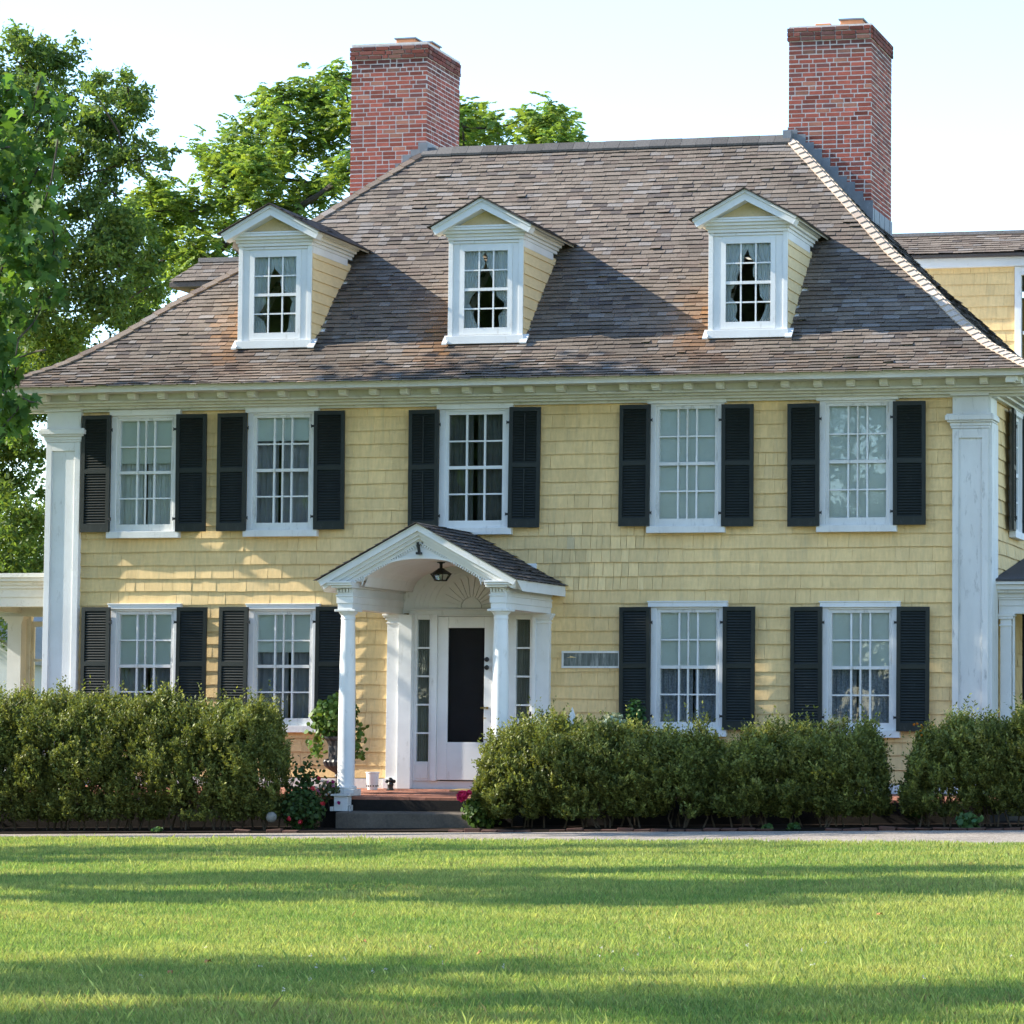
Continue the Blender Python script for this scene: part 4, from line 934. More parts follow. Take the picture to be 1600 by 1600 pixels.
# ------------------------------------------------------------------ vegetation builders
def rot_frames(nrm_, up=None):
    nrm_ = nrm_/np.linalg.norm(nrm_, axis=1, keepdims=True); r = RNG.normal(size=nrm_.shape) if up is None else up
    t_ = np.cross(nrm_, r); t_ /= np.linalg.norm(t_, axis=1, keepdims=True)+1e-9; b_ = np.cross(nrm_, t_); return t_, b_
OVAL = np.array([(0, -.5), (.42, -.18), (.46, .12), (.22, .40), (0, .55), (-.22, .40), (-.46, .12), (-.42, -.18)])
DIA = np.array([(0, -.55), (.34, 0), (0, .6), (-.34, 0)])
STAR = np.array([(0, -.45), (.20, -.36), (.50, -.30), (.30, -.05), (.62, .22), (.24, .22), (0, .72), (-.24, .22), (-.62, .22), (-.30, -.05), (-.50, -.30), (-.20, -.36)])
def leaves(name, C, nv, size, shape, cols, mat, parent=None, org=None, tb=None):
    T_, B_ = rot_frames(nv) if tb is None else tb
    s = np.asarray(size).reshape(-1, 1, 1) if np.ndim(size) else size
    V = C[:, None, :]+s*(shape[None, :, 0:1]*T_[:, None, :]+shape[None, :, 1:2]*B_[:, None, :])
    return np_mesh(name, V, len(shape), cols, mat, parent, org)
def tint(n, base, var=.18, warm=.12):
    b = RNG.normal(1, var, (n, 1)); w_ = RNG.normal(0, warm, (n, 1)); c = np.array(base)[None, :]*b; c = c*(1+w_*np.array([[1.0, .3, -.6]])); return np.clip(c, .004, .8)
def branches(m, root, nodes, r0_, r1_=.02, wig=.12):
    """limbs that grow from the trunk to each clump, joining the nearest limb already there"""
    done = [(Vector(root), r0_)]; order = sorted(nodes, key=lambda p: (Vector(p)-Vector(root)).length)
    for p in order:
        p = Vector(p); q, rq = min(done, key=lambda d: (d[0]-p).length+max(0, d[0].z-p.z)*.6)
        mid = (p+q)/2+Vector((random.uniform(-1, 1), random.uniform(-1, 1), random.uniform(-.6, .6)))*wig*(p-q).length
        re = max(r1_, rq*.68); m.tube([q, q.lerp(mid, .6), mid, mid.lerp(p, .6), p], [rq*.8, rq*.76, (rq*.8+re)/2, re*1.05, re*.9], 6)
        done += [(mid, (rq*.8+re)/2), (p, re)]
def crown(puffs, dens, sub=9, sig=.30, flat=.8):
    P_, K = [], []
    for j, (x, y, z, r) in enumerate(puffs):
        ns = max(3, int(sub*(1+r))); d = RNG.normal(size=(ns, 3)); d /= np.linalg.norm(d, axis=1, keepdims=True); d *= (RNG.random((ns, 1))**.45)*r*.92
        n = int(dens*r*r); k = RNG.integers(0, ns, n)
        p = d[k]+RNG.normal(0, sig*r, (n, 3))*np.array([1, 1, flat]); P_.append(p+np.array((x, y, z))); K.append(k+j*40)
    return np.concatenate(P_), np.concatenate(K)
def tree(name, label, cat, puffs, base, trunk_top, tr, dens, size, shape, col, kind='simple', group=None, sig=.3, r1=.02, var=.2):
    t = empty(name, base, label, cat, group)
    m = MB(); b, tp = Vector(base), Vector(trunk_top); k = 7; path = [b.lerp(tp, i/k)+Vector((math.sin(i*1.3)*.12, math.cos(i*1.7)*.12, 0))*(0 if i == 0 else 1) for i in range(k+1)]
    m.tube(path, [tr*(1.35 if i == 0 else 1-.5*i/k) for i in range(k+1)], 12); m.build('trunk', MT['bark'], t, smooth=True)
    m = MB(); branches(m, path[-1], [p[:3] for p in puffs], tr*.5, r1); m.build('limbs', MT['bark'], t, smooth=True)
    C, K = crown(puffs, dens, sig=sig); n = len(C)
    if kind == 'frond':      # pinnate leaves: narrow leaflets in two rows along a drooping stalk
        L = size*RNG.uniform(.7, 1.3, n); a = RNG.uniform(0, 2*np.pi, n); d = np.stack([np.cos(a), np.sin(a), RNG.uniform(-.9, .9, n)], 1); d /= np.linalg.norm(d, axis=1, keepdims=True)
        side = np.cross(d, np.array([[0, 0, 1.]])); side /= np.linalg.norm(side, axis=1, keepdims=True); upn = np.cross(side, d)
        CC, NN, BB, CL = [], [], [], []; base_c = tint(n, col, var)
        for i in range(6):
            f = (i+.6)/6
            for sg in (-1, 1):
                ax = side*sg*.85+d*.5+upn*(-.25); ax /= np.linalg.norm(ax, axis=1, keepdims=True)
                CC.append(C+d*(L*f)[:, None]+ax*(L*.17*(1.15-.5*f))[:, None]-np.array([[0, 0, 1.]])*(L*.25*f*f)[:, None]); BB.append(ax); nn = np.cross(ax, d)+RNG.normal(0, .55, (n, 3)); NN.append(nn); CL.append(base_c)
        CC, BB, NN, CL = map(np.concatenate, (CC, BB, NN, CL)); tt_ = np.cross(NN, BB); tt_ /= np.linalg.norm(tt_, axis=1, keepdims=True)
        leaves('crown', CC, NN, np.tile(L*.36, 12), DIA*np.array([[.8, 1]]), CL, MT['leaf'], t, tb=(tt_, BB))
    else:
        nv = RNG.normal(size=(n, 3))*np.array([1, 1, .8])+np.array([0, 0, .7]); cl = tint(n, col, var)
        kt = RNG.normal(1, .13, K.max()+1)[K][:, None]; cl = np.clip(cl*kt, .005, .6)
        if shape is STAR:
            a = RNG.uniform(0, 2*np.pi, n); nv = np.stack([np.cos(a), np.sin(a)-.5, RNG.uniform(.0, .9, n)], 1); nv /= np.linalg.norm(nv, axis=1, keepdims=True)
            dn_ = np.array([[0, 0, -1.]])+RNG.normal(0, .35, (n, 3)); B_ = dn_-nv*np.sum(dn_*nv, 1, keepdims=True); B_ /= np.linalg.norm(B_, axis=1, keepdims=True); T_ = np.cross(B_, nv)
            leaves('crown', C, nv, size*RNG.uniform(.6, 1.25, n), shape, cl, MT['leaf'], t, tb=(T_, B_))
        else: leaves('crown', C, nv, size*RNG.uniform(.65, 1.3, n), shape, cl, MT['leaf'], t)
    return t
OAK = [(-13.78, 12.37, 12.87, 0.97), (-12.95, 12.73, 12.97, 0.75), (-13.29, 12.89, 13.31, 0.49), (-12.55, 13.33, 13.31, 0.49), (-12.17, 12.72, 12.35, 0.75), (-12.97, 13.27, 13.55, 0.27), (-10.54, 10.59, 12.05, 0.39), (-10.55, 11.9, 12.47, 0.35), (-11.32, 13.33, 12.25, 0.51), (-10.64, 12.45, 12.2, 0.33), (-11.57, 13.2, 11.82, 0.6), (-9.68, 10.84, 11.05, 0.37), (-9.82, 11.91, 11.15, 0.23), (-10.28, 11.24, 10.97, 0.39), (-12.38, 12.13, 11.84, 0.6), (-13.54, 12.22, 11.31, 1.08), (-12.06, 10.54, 10.63, 0.93), (-11.27, 11.15, 11.05, 0.52), (-11.11, 11.34, 10.5, 0.58), (-11.64, 13.25, 11.06, 0.36), (-12.67, 12.8, 10.2, 0.84), (-10.68, 10.98, 9.75, 0.69), (-10.89, 12.89, 10.16, 0.53), (-10.16, 10.92, 9.28, 0.69), (-10.27, 12.35, 9.54, 0.4), (-11.1, 10.88, 9.07, 0.81), (-11.76, 10.51, 8.7, 0.92), (-11.03, 13.11, 8.91, 0.59), (-10.72, 11.13, 8.31, 0.69), (-11.82, 11.15, 7.99, 0.81), (-12.3, 13.45, 8.04, 0.6), (-13.92, 13.12, 7.8, 0.97), (-12.39, 11.37, 6.89, 0.7), (-12.88, 13.38, 6.87, 0.43), (-13.49, 12.12, 6.06, 0.83), (-12.56, 12.53, 5.56, 0.47), (-12.22, 11.11, 4.83, 0.58), (-12.87, 13.32, 4.63, 0.48), (-13.18, 12.57, 4.12, 0.71), (-12.83, 13.4, 3.99, 0.36), (-13.28, 13.18, 3.45, 0.48), (-13.06, 11.4, 3.27, 0.7), (-9.91, 11.58, 8.85, 0.32), (-11.95, 11.0, 6.06, 0.28)]
ASH = [(-10.59, 16.37, 12.04, 0.55), (-11.08, 16.73, 12.22, 0.28), (-10.29, 16.89, 12.31, 0.56), (-10.08, 17.33, 12.95, 0.51), (-9.57, 16.72, 13.19, 0.33), (-9.27, 17.27, 13.28, 0.46), (-7.65, 14.59, 13.09, 0.29), (-7.96, 15.9, 13.21, 0.32), (-8.89, 17.33, 13.09, 0.51), (-9.19, 16.45, 12.5, 0.62), (-8.7, 17.2, 12.37, 0.63), (-9.3, 14.84, 11.37, 0.61), (-10.32, 15.91, 11.46, 0.5), (-10.1, 15.24, 10.98, 0.39), (-9.31, 16.13, 11.47, 0.62), (-8.57, 16.22, 11.34, 0.57), (-7.36, 14.54, 11.26, 0.43), (-9.42, 15.15, 10.76, 0.49), (-8.79, 15.34, 10.71, 0.49), (-10.94, 17.25, 10.89, 0.33), (-10.42, 16.8, 10.49, 0.33), (-10.62, 14.98, 10.71, 0.42), (-12.0, 16.89, 11.43, 0.33), (-11.44, 14.92, 11.15, 0.3), (-11.55, 16.35, 10.77, 0.5), (-11.35, 14.88, 10.72, 0.49), (-10.41, 14.51, 9.97, 0.44), (-11.27, 17.11, 10.06, 0.38), (-11.06, 15.13, 10.02, 0.49), (-10.1, 15.15, 9.64, 0.32), (-12.85, 17.45, 11.29, 0.34), (-12.13, 17.12, 9.84, 0.46), (-11.74, 15.37, 9.47, 0.37), (-12.58, 17.38, 9.38, 0.38), (-12.33, 16.12, 8.96, 0.38), (-7.93, 16.53, 12.72, 0.5), (-6.9, 15.11, 12.66, 0.6), (-7.44, 17.32, 12.35, 0.75), (-6.28, 16.57, 12.54, 0.37), (-5.98, 17.4, 12.68, 0.27), (-5.78, 17.18, 12.33, 0.32), (-4.99, 15.4, 12.1, 0.22), (-5.49, 15.58, 11.79, 0.26), (-5.42, 15.0, 12.4, 0.19), (-3.74, 14.94, 12.09, 0.31), (-3.9, 14.7, 11.85, 0.26), (-3.64, 15.4, 12.23, 0.19), (-3.73, 16.31, 12.13, 0.24), (-3.46, 14.51, 11.77, 0.33), (-4.86, 16.53, 12.17, 0.17), (-4.23, 15.51, 12.33, 0.11)]
MAPLE = [(-4.74, -4.8, 9.11, 0.33), (-4.45, -4.61, 8.98, 0.23), (-4.78, -4.53, 8.61, 0.41), (-4.22, -4.29, 9.11, 0.15), (-3.84, -4.62, 8.76, 0.18), (-4.28, -4.32, 8.71, 0.18), (-3.24, -5.75, 8.13, 0.13), (-4.21, -5.06, 8.18, 0.36), (-4.2, -4.29, 8.07, 0.29), (-4.73, -4.76, 7.69, 0.57), (-4.5, -4.36, 7.59, 0.45), (-3.5, -5.62, 7.28, 0.28), (-3.6, -5.05, 6.95, 0.21), (-4.05, -5.41, 6.79, 0.48), (-3.82, -4.93, 6.69, 0.29), (-4.64, -4.88, 6.33, 0.48), (-3.68, -5.78, 6.11, 0.35), (-3.43, -5.45, 6.3, 0.17), (-4.05, -5.35, 5.64, 0.36), (-4.89, -4.33, 5.37, 0.49), (-4.34, -4.57, 5.33, 0.29), (-3.62, -5.54, 5.53, 0.17), (-4.15, -4.52, 5.14, 0.12), (-3.49, -5.58, 5.05, 0.08), (-4.3, -4.81, 4.84, 0.27), (-4.19, -5.6, 4.54, 0.31), (-3.1, -5.8, 5.6, 0.06), (-4.33, -4.41, 4.96, 0.16), (-3.44, -5.46, 5.96, 0.13)]
MAPLE += [(-6.0, -5.2, 8.4, .8), (-6.2, -4.6, 7.2, .8), (-6.0, -5.6, 6.0, .7), (-7.4, -5.3, 9.2, .9), (-7.6, -5.9, 7.6, .9), (-8.8, -5.2, 8.6, .9), (-8.4, -4.8, 10.2, .8)]+[(-8.3+.25*math.sin(k*2.1), -1.85+.2*math.sin(k*3.7), 5.6+k*.62, .56) for k in range(11)]  # last run: unseen column of clumps added to shade the right facade
ASH = [(x, y, z+(.06 if x > -6.5 else 0), r*(1.45 if x > -6.5 else 1.05)) for x, y, z, r in ASH]
MAPLE = [(x-.08-(.22 if 5 < z < 6.3 and x > -5 else 0), y, z, r*(.6 if 5 < z < 6.3 and x > -5 else .95 if x > -5 else 1)) for x, y, z, r in MAPLE]
OAK = [(x, y, z, r*1.12) for x, y, z, r in OAK]+[(-13.3, 12.6, 5.3, .8), (-12.7, 12.0, 4.2, .7), (-13.6, 12.8, 4.0, .8), (-13.0, 13.0, 7.4, .7), (-12.6, 12.2, 6.2, .55)]
MAPLE += [(-4.27, -5.2, 5.7, 0.2), (-4.25, -5.2, 5.42, 0.19), (-4.2, -5.2, 5.17, 0.2), (-4.0, -5.2, 5.05, 0.13), (-3.8, -5.2, 5.04, 0.09), (-4.15, -5.2, 4.84, 0.2), (-4.35, -5.2, 6.05, 0.27), (-4.1, -5.2, 5.34, 0.1)]
LOW = [(-17.72, 22.25, 3.13, 0.7), (-17.4, 22.48, 3.41, 0.56), (-18.49, 22.59, 3.42, 0.85), (-17.9, 22.88, 3.84, 0.57), (-18.11, 22.48, 2.32, 0.85), (-17.41, 22.84, 2.74, 0.56)]
tree('oak_tree', 'tall oak with fine dark leaves rising behind the left end of the house', 'tree', OAK, (-15.2, 12.5, -.35), (-14.2, 12.4, 7.6), .38, 3700, .092, DIA*np.array([[.8, 1]]), (.12, .185, .05), sig=.19)
tree('ash_tree', 'bright green tree with feathery compound leaves behind the left chimney', 'tree', ASH, (-9.2, 16, -.2), (-9.0, 16, 9.4), .33, 560, .25, None, (.19, .28, .068), 'frond', sig=.26)
tree('maple_tree', 'maple branches with large lobed leaves hanging over the left eave', 'tree', MAPLE, (-8.9, -5.3, -.28), (-8.6, -5.3, 6.2), .3, 640, .15, STAR, (.085, .165, .036), sig=.34, r1=.012)
tree('thicket', 'leafy green thicket behind the left side porch', 'tree', LOW, (-18, 22.6, -.35), (-17.9, 22.5, 2.2), .12, 900, .16, DIA, (.05, .09, .02))
# trees of the yard to the left whose long shadows lie across the lawn
def yard(cx, cy, cz, R_, H_, n, seed):
    rg = np.random.default_rng(seed); out = []
    for i in range(n):
        a, e = rg.uniform(0, 2*np.pi), rg.uniform(-1, 1); r = rg.random()**.4
        out.append((cx+R_*r*math.cos(a), cy+R_*.9*r*math.sin(a), cz+H_*e*(1-.3*r), rg.uniform(.5, 1.05)))
    return out
YARD = [((-11.5, -18.6, 9.4), 3.2, 5.2, 30, 3), ((-13.0, -29.6, 9.2), 3.2, 5.6, 34, 5), ((-17.0, -12.4, 10.5), 2.4, 4.2, 15, 8)]
for i, (c_, R_, H_, n_, sd_) in enumerate(YARD):
    tree('yard_tree', ('spreading yard tree out on the lawn left of the maple', 'yard tree nearest the viewer, off to the left', 'yard tree farthest left beyond the maple')[i], 'tree', yard(*c_, R_, H_, n_, sd_), (c_[0], c_[1], groundz(c_[0])), (c_[0], c_[1], c_[2]-1.5), (.3), (420, 330, 200)[i], .3, DIA, (.05, .1, .02), group='shade trees of the yard')
for i, (x, y, h) in enumerate(((-34, -63, 20), (-26, -60, 23), (-18.5, -65, 19), (-11, -61, 22), (-3, -66, 20), (5, -63, 21))):
    rg = np.random.default_rng(40+i); pf = [(x+rg.normal(0, 2.2), y+rg.normal(0, 2.0), h*rg.uniform(.04, .95), rg.uniform(1.7, 2.7)) for _ in range(40)]
    tree('park_tree', 'tall leafy tree of the row facing the house across the lawn', 'tree', pf, (x, y, -.3), (x, y, h*.6), .4, 95, .75, DIA, (.05, .095, .022), group='row of trees facing the house')
# ------------------------------------------------------------------ hedges
def hedge(label, prof, y0, ry, zb, nsp, col, seed, xe=(.0, .0)):
    """prof: (x, top z) along the hedge; upright leafy sprigs over the whole body, thinner at the foot"""
    rg = np.random.default_rng(seed); X = [p[0] for p in prof]; Z = [max(.3, p[1]-.27) for p in prof]; x0, x1 = X[0], X[-1]
    t = empty('hedge', ((x0+x1)/2, y0, groundz((x0+x1)/2)), label, 'hedge')
    nc = nsp//22; xc = rg.uniform(x0, x1, nc); side = rg.random(nc); gc = rg.random(nc)**.9; yc_ = rg.uniform(-1, 1, nc); push = rg.normal(0, .12, nc); cb_ = rg.normal(1, .17, nc)
    ci = rg.integers(0, nc, nsp); x = np.clip(xc[ci]+rg.normal(0, .065, nsp), x0, x1); zt = np.interp(x, X, Z)+.075*np.sin(x*9+seed)*np.sin(x*4.3+seed*2)+.045*np.sin(x*21+seed)*np.sin(x*5+seed); gz_ = np.array([groundz(v) for v in x]); zb_ = gz_+zb
    sd = side[ci]; gg = np.clip(gc[ci]+rg.normal(0, .05, nsp), 0, 1.04); inn = np.where(rg.random(nsp) < .8, 0, rg.uniform(.1, .7, nsp))
    endf = np.clip(np.minimum((x-x0), (x1-x))/.35, .12, 1)**.5
    prof_ = (1-.55*np.clip((gg-.7)/.3, 0, 1)**2)*(.78+.22*np.clip(gg/.35, 0, 1))
    yy = np.where(sd < .56, -1.0, np.where(sd < .72, 1.0, np.clip(yc_[ci]+rg.normal(0, .08, nsp), -1, 1)))
    top = sd >= .72
    cy_ = np.where(top, yy*.5, yy*prof_*(1-inn)); g2 = np.where(top, 1.0-.10*np.abs(yy)**2-inn*.6, gg)
    y = y0+cy_*ry*endf+np.where(top, rg.normal(0, .03, nsp), np.sign(cy_)*push[ci]); z = zb_+(zt-zb_)*g2+np.where(top, push[ci]*.8, 0)
    cz_ = np.where(top, .8, gg*.8-.2)
    foot = (z-zb_)/(zt-zb_); keep = rg.random(nsp) < np.clip(.85+foot, 0, 1)
    vo = np.sin(x*4.7+seed)*np.sin(z*6.1+seed*2)*np.sin(x*1.9+z*3); keep &= rg.random(nsp) > np.clip(-vo*.7, 0, .4)
    zt = zt[keep]; cbk = cb_[ci][keep][:, None]; topk = top[keep][:, None]; x, y, z, cy_, cz_, foot = x[keep], y[keep], z[keep], cy_[keep], cz_[keep], foot[keep]; n = len(x)
    d = np.stack([rg.normal(0, .35, n), cy_*.55+rg.normal(0, .25, n), np.maximum(cz_, -.1)*.7+.75+rg.normal(0, .2, n)], 1); d /= np.linalg.norm(d, axis=1, keepdims=True)
    L = rg.uniform(.08, .17, n)*(.8+.5*(foot > .8))*(1+.9*(rg.random(n) < .08)); k = 15; s = np.tile(np.linspace(-.1, 1, k), (n, 1))+rg.normal(0, .04, (n, k))
    C = np.stack([x, y, z], 1)[:, None, :]+d[:, None, :]*(L[:, None]*s)[:, :, None]
    r = rg.normal(size=(n, k, 3)); r -= d[:, None, :]*np.sum(r*d[:, None, :], 2, keepdims=True); r /= np.linalg.norm(r, axis=2, keepdims=True)
    ax = r*.8+d[:, None, :]*.7; ax /= np.linalg.norm(ax, axis=2, keepdims=True)
    sz = rg.uniform(.027, .050, (n, k)); C = C+ax*sz[:, :, None]*.5
    C = C.reshape(-1, 3); ax = ax.reshape(-1, 3); nv = np.cross(ax, rg.normal(size=ax.shape)); T_ = np.cross(ax, nv); T_ /= np.linalg.norm(T_, axis=1, keepdims=True)
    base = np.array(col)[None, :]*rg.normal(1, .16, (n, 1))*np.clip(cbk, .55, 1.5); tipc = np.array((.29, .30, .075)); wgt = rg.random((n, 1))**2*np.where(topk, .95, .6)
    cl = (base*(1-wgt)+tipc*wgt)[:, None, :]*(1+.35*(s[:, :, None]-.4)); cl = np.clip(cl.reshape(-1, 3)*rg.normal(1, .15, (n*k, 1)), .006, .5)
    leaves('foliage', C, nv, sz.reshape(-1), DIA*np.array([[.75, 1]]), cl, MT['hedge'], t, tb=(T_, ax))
    m = MB()
    for i in range(int((x1-x0)*9)):
        xx = rg.uniform(x0+.1, x1-.1); yy = y0+rg.uniform(-.5, .5)*ry; zt_ = float(np.interp(xx, X, Z))*rg.uniform(.5, .9); g = groundz(xx)
        p = [Vector((xx, yy, g-.02))]
        for q in range(4): p.append(p[-1]+Vector((rg.uniform(-.09, .09), rg.uniform(-.09, .09), (zt_-g)/4)))
        m.tube(p, [.013, .011, .008, .006, .004], 5)
    m.build('stems', MT['stem'], t); return t
HC = (.10, .125, .034)
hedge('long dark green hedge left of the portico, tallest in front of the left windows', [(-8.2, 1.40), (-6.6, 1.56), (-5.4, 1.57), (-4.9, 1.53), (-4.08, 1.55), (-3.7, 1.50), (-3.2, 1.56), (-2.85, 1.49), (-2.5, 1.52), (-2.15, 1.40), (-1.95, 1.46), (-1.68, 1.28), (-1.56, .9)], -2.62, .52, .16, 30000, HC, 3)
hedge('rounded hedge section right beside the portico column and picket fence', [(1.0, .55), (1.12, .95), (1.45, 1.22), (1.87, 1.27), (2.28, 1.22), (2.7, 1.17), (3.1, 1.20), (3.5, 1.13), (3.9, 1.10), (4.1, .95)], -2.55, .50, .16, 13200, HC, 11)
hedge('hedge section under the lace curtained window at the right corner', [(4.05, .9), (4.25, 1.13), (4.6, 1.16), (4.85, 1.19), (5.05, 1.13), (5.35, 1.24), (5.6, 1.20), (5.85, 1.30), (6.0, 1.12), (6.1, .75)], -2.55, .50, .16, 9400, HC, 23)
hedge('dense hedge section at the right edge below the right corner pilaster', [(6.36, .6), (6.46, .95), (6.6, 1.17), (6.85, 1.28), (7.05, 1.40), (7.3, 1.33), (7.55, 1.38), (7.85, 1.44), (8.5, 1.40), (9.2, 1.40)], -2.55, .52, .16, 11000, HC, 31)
# ------------------------------------------------------------------ small plants and flowers
def bush(name, label, cat, c, r, n, size, col, shape=DIA, mat='hedge', h=1.0, stems=8, tiplift=.2, group=None, extra=None):
    base = (c[0], c[1], groundz(c[0])); t = empty(name, base if c[2]-r*h < .5 and name != 'trailing_plant' else c, label, cat, group)
    p = RNG.normal(size=(n, 3)); p /= np.linalg.norm(p, axis=1, keepdims=True); p *= (RNG.random((n, 1))**.4)*r*np.array([[1, 1, h]])*RNG.uniform(.75, 1.12, (n, 1)); C = p+np.array(c)
    nv = p/r+RNG.normal(0, .6, (n, 3))+np.array([0, 0, tiplift])
    if extra is not None: C = np.concatenate([C, extra]); nv = np.concatenate([nv, RNG.normal(size=extra.shape)]); n = len(C)
    leaves('foliage', C, nv, size*RNG.uniform(.6, 1.3, n), shape, tint(n, col, .22), MT[mat], t)
    if stems:
        m = MB()
        for i in range(stems):
            q = C[RNG.integers(0, n)]; m.tube([base if name != 'trailing_plant' else (c[0], c[1], c[2]-r*.6), ((base[0]+q[0])/2+.03, (base[1]+q[1])/2, (base[2]*.4+q[2]*.6)), tuple(q)], [.008, .006, .003], 5)
        m.build('stems', MT['stem'], t)
    return t
def bloom(parent, c, r, col, n=22):
    d = RNG.normal(size=(n, 3)); d /= np.linalg.norm(d, axis=1, keepdims=True); leaves('flower', np.array(c)+d*r*.55, d+RNG.normal(0, .35, (n, 3)), r*RNG.uniform(.8, 1.3, n), OVAL, tint(n, col, .15, .05), MT['petal'], parent, org=c)
t = bush('trailing_plant', 'leafy green plant spilling over the rim of the dark urn', 'potted plant', (-1.42, -1.3, 1.27), .31, 1500, .065, (.10, .17, .035), OVAL, h=.95, extra=np.array((-1.40, -1.3, 1.0))+np.stack([RNG.choice([-1, 1], 200, p=[.55, .45])*RNG.uniform(.2, .36, 200), RNG.uniform(-.2, .2, 200), RNG.uniform(-.25, .2, 200)], 1))
t = bush('rose_bush', 'dark green rose bush with small red blooms left of the step', 'shrub', (-1.30, -2.72, .14), .29, 2000, .05, (.045, .085, .025), OVAL, h=1.0, stems=14, extra=np.array((-1.27, -2.7, .48))+RNG.normal(0, 1, (300, 3))*np.array([.09, .1, .12]))
for c in ((-1.05, -3.02, .40), (-.93, -2.98, .21), (-1.33, -3.1, .02), (-1.18, -3.1, -.02), (-1.02, -2.9, .52)): bloom(t, c, .033, (.55, .05, .07))
t = bush('pale_flower_plant', 'plant with pale pink and white blooms at the foot of the left column', 'plant', (-1.22, -2.02, .35), .16, 500, .035, (.10, .13, .05), OVAL, h=.9)
for i in range(16): bloom(t, (-1.22+random.uniform(-.16, .12), -2.15+random.uniform(-.08, .1), .36+random.uniform(-.08, .14)), .024, (.62, .60, .50) if i % 3 else (.6, .25, .42), 12)
for c in ((-1.10, -2.2, .46), (-.99, -2.27, .20)): bloom(t, c, .028, (.45, .03, .22), 14)
t = bush('peony', 'peony plant with one big pink bloom right of the step', 'plant', (1.06, -2.72, .14), .25, 1300, .055, (.07, .12, .025), OVAL, h=.95)
bloom(t, (.93, -3.12, .33), .085, (.62, .03, .12), 60); bloom(t, (1.02, -3.12, .37), .04, (.62, .04, .12), 30)
t = bush('variegated_plant', 'plant with white-edged leaves poking above the hedge by the picket', 'plant', (2.50, -1.95, 1.20), .17, 620, .05, (.22, .27, .19), OVAL, h=.9)
t = bush('shrub', 'feathery dark green shoot standing before a shutter above the hedge', 'plant', (2.74, -1.75, 1.28), .13, 700, .05, (.03, .08, .025), DIA, h=2.2)
t = bush('flowering_plant', 'small plant with orange blooms above the hedge by the right window', 'plant', (6.50, -2.1, 1.05), .16, 420, .04, (.08, .12, .03), OVAL, h=.9)
for i in range(9): bloom(t, (6.48+random.uniform(-.14, .16), -2.25, 1.15+random.uniform(-.1, .1)), .02, (.65, .25, .02), 10)
t = bush('fern', 'fresh green leafy plant in the gap between the right hedges', 'plant', (6.38, -2.0, .38), .22, 900, .07, (.05, .13, .03), DIA, h=1.5)
t = bush('dry_grass', 'pale dry grass tuft sticking up from the hedge below the right window', 'plant', (5.45, -2.4, 1.22), .13, 260, .06, (.40, .40, .28), DIA*np.array([[.25, 1.6]]), h=.8)
for i, (x, y, r) in enumerate(((7.25, -3.4, .17), (5.15, -3.45, .09), (4.85, -3.45, .07), (-2.9, -3.5, .07))):
    bush('weed', ('broad-leaved green weed at the bed edge below the right hedge', 'small rosette weed on bare soil under the hedge, the larger of two', 'small rosette weed on bare soil under the hedge, the lesser of two', 'tiny green weed at the bed edge far left')[i], 'plant', (x, y, groundz(x)+r*.6), r, 160 if i == 0 else 40, .07, (.06, .12, .04), OVAL, h=.7, stems=3)
m = MB(); m.sphere((-1.60, -3.0, .035), .068, 14, 10); tag(m.build('stone_ball', MT['stone'], None, org=(-1.6, -3.0, -.05), smooth=True), 'round pale stone ball lying on the bed soil left of the rose bush', 'stone')
# edging bricks along the bed
first = None; k = 0
for x0, x1 in ((-1.75, -.98), (1.02, 8.6)):
    x = x0
    while x < x1:
        if random.random() > .12:
            if first is None:
                m = MB(); m.box(-.098, .098, -.045, .045, -.03, .035); o = m.build('edging_brick', paint('old_edging_brick', (.11, .05, .036), .9, (12, .4), bump=.4, dirt=((.05, .035, .025), 9, .45, .7)), None, org=(0, 0, 0), bevel=.008); first = o
            else: o = first.copy(); COL.objects.link(o)
            y = -3.58+.03*math.sin(x*3); o.location = (x, y, groundz(x)+.015+random.uniform(-.02, .012)); o.rotation_euler = (random.uniform(-.15, .15), random.uniform(-.08, .08), random.uniform(-.12, .12))
            tag(o, 'weathered red brick laid in the low edging along the flower bed', 'brick', 'edging bricks along the bed')
        x += .212
# ------------------------------------------------------------------ grass
def in_lawn(x, y): return y < np.interp(x, [a for a, b in LAWN], [b for a, b in LAWN])+.12*np.sin(x*2.1)*np.sin(x*.9)+.09*np.sin(x*5.3)+.07*np.sin(x*13)+RNG.normal(0, .06, np.shape(x))
bands = [(-29.5, -24, 5200, .0034), (-24, -19, 4000, .0040), (-19, -13, 2200, .0060), (-13, -8, 1500, .0085), (-8, -4.2, 1300, .0100)]
Cs, Ws, Hs = [], [], []
for ya, yb, dn_, wd in bands:
    n = int((yb-ya)*16*dn_); y = RNG.uniform(ya, yb, n); xl = -6.81-.50*y; xr = 7.39-.152*y
    f = RNG.random(n); x = (xl-1.0)+(xr-xl+2.0)*f; wq = (xr-xl+2.0)/16; k_ = (RNG.random(n) < wq) & in_lawn(x, y); x, y = x[k_], y[k_]
    Cs.append(np.stack([x, y], 1)); Ws.append(np.full(len(x), wd)); Hs.append(np.full(len(x), .036))
    n = int((yb-ya)*12*420); y = RNG.uniform(ya, yb, n); f = RNG.uniform(-6, 6, n); x = np.where(f < 0, -6.81-.50*y-1.0+f, 7.39-.152*y+1.0+f); k_ = in_lawn(x, y); x, y = x[k_], y[k_]      # lawn to either side, coarser
    Cs.append(np.stack([x, y], 1)); Ws.append(np.full(len(x), max(wd, .008)*1.5)); Hs.append(np.full(len(x), .042))
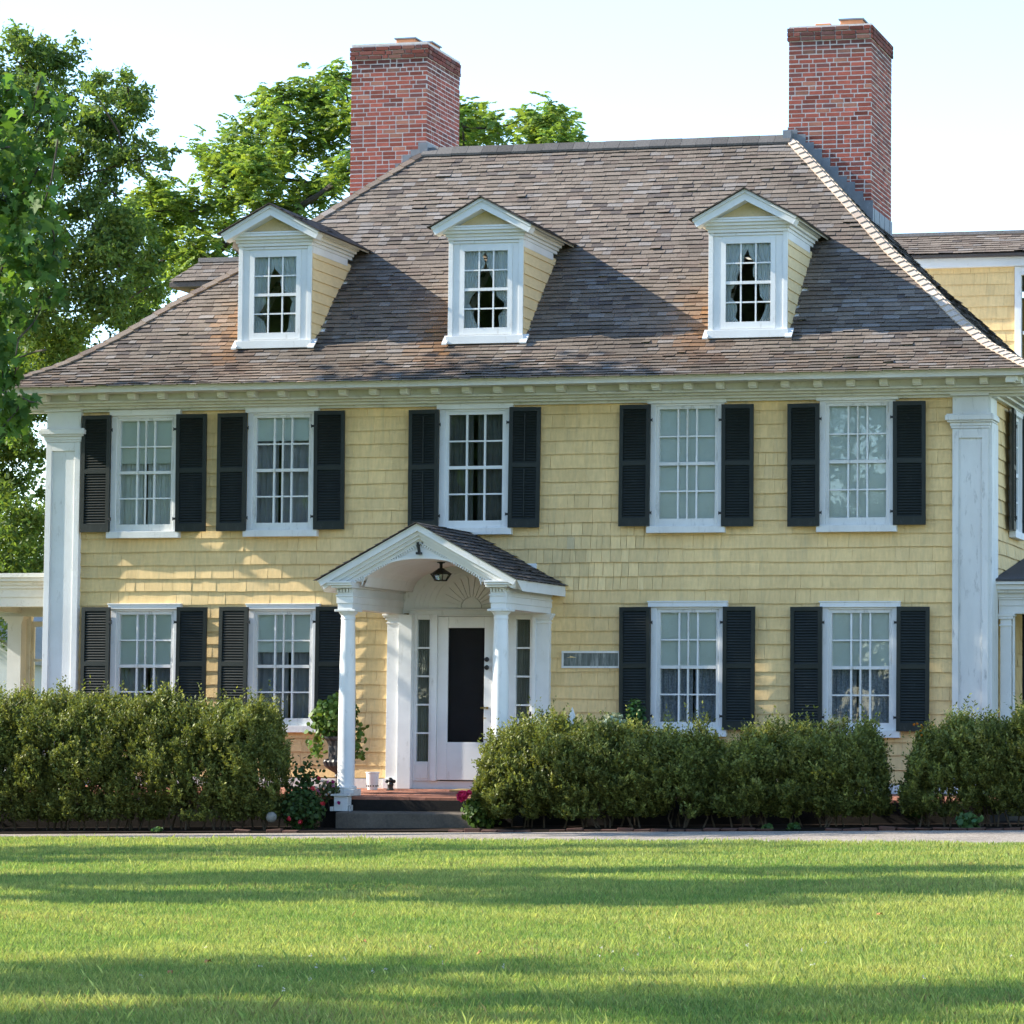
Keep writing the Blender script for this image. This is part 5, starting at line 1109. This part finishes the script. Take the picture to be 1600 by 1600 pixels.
XY = np.concatenate(Cs); Wd = np.concatenate(Ws); n = len(XY); x, y = XY[:, 0], XY[:, 1]
pn = np.sin(x*1.3+np.sin(y*.9)*2)*np.sin(y*1.1+x*.4)+.6*np.sin(x*3.7+y*2.9)*np.sin(y*3.1-x*1.7)+.5*np.sin(x*8.1+y*1.7)*np.sin(y*7.3+x*2.3)
H = np.concatenate(Hs)*RNG.uniform(.6, 1.35, n)*(1+.16*pn); tuft = RNG.random(n) < .012; H[tuft] *= 1.7
g = -.112+.0165*(x-1.0)
a = RNG.uniform(0, 2*np.pi, n); lean = RNG.uniform(.0, .75, n)*H; la = a+np.pi/2+RNG.normal(0, .6, n)
wx, wy = np.cos(a)*Wd/2, np.sin(a)*Wd/2; tx, ty = np.cos(la)*lean, np.sin(la)*lean
V = np.empty((n, 4, 3), np.float32)
V[:, 0] = np.stack([x-wx, y-wy, g-.003], 1); V[:, 1] = np.stack([x+wx, y+wy, g-.003], 1)
V[:, 2] = np.stack([x+wx*.75+tx*.4, y+wy*.75+ty*.4, g+H*.62], 1); V[:, 3] = np.stack([x+tx-wx*.2, y+ty-wy*.2, g+H], 1)
cg = np.array((.165, .27, .07)); cy2 = np.array((.45, .45, .15)); cb = np.array((.30, .25, .11))
w1 = np.clip(.38+.24*pn+RNG.normal(0, .22, n), 0, 1)[:, None]; cl = cg*(1-w1)+cy2*w1; dry = RNG.random(n) < .03+.16*np.clip(np.sin(x*.83+1)*np.sin(y*1.7+x*.5)-.25, 0, 1); cl[dry] = cb
cl = np.clip(cl*RNG.normal(1, .16, (n, 1)), .01, .6)
gr = np_mesh('grass', V, 4, cl, MT['grassm']); tag(gr, kind='stuff')
cx_ = 8.6+RNG.normal(0, 1.3, 26); cyy = -24.3+RNG.normal(0, 1.1, 26); CC = np.stack([cx_, cyy, -.112+.0165*(cx_-1)+.05], 1)+RNG.normal(0, .004, (26, 3))
CC = np.repeat(CC, 6, 0)+RNG.normal(0, .005, (156, 3)); tag(leaves('clover_flowers', CC, RNG.normal(size=(156, 3)), .009, DIA, tint(156, (.60, .60, .52), .08, .02), MT['petal']), kind='stuff')
# fallen leaves and clover on the lawn
LV = [(8.15, -24.2), (7.2, -23.4), (6.9, -24.9), (9.6, -20.6), (1.6, -9.0), (7.0, -25.6)]
LL = ['curled orange leaf lying on the shaded grass, lower middle', 'dark dry leaf lying on the sunny grass, left of middle', 'pale brown leaf lying on the shaded grass, lower left', 'orange leaf lying in the sunny band of grass, right of middle', 'brown leaf lying on the grass near the gravel path', 'small tan leaf lying on the grass at the lower left']
for (x, y), lb in zip(LV, LL):
    m = MB(); z = groundz(x)+.045; c0, s0 = math.cos(x*7), math.sin(x*7)
    pts = [(.035*1.1*px, .035*1.2*py, .012*math.cos(px*5)) for px, py in STAR]; m.poly([(x+a_*c0-b_*s0, y+a_*s0+b_*c0, z+h_+.006*b_*20) for a_, b_, h_ in pts])
    tag(m.build('fallen_leaf', MT['straw'], None, org=(x, y, z)), lb, 'leaf', 'fallen leaves on the lawn')
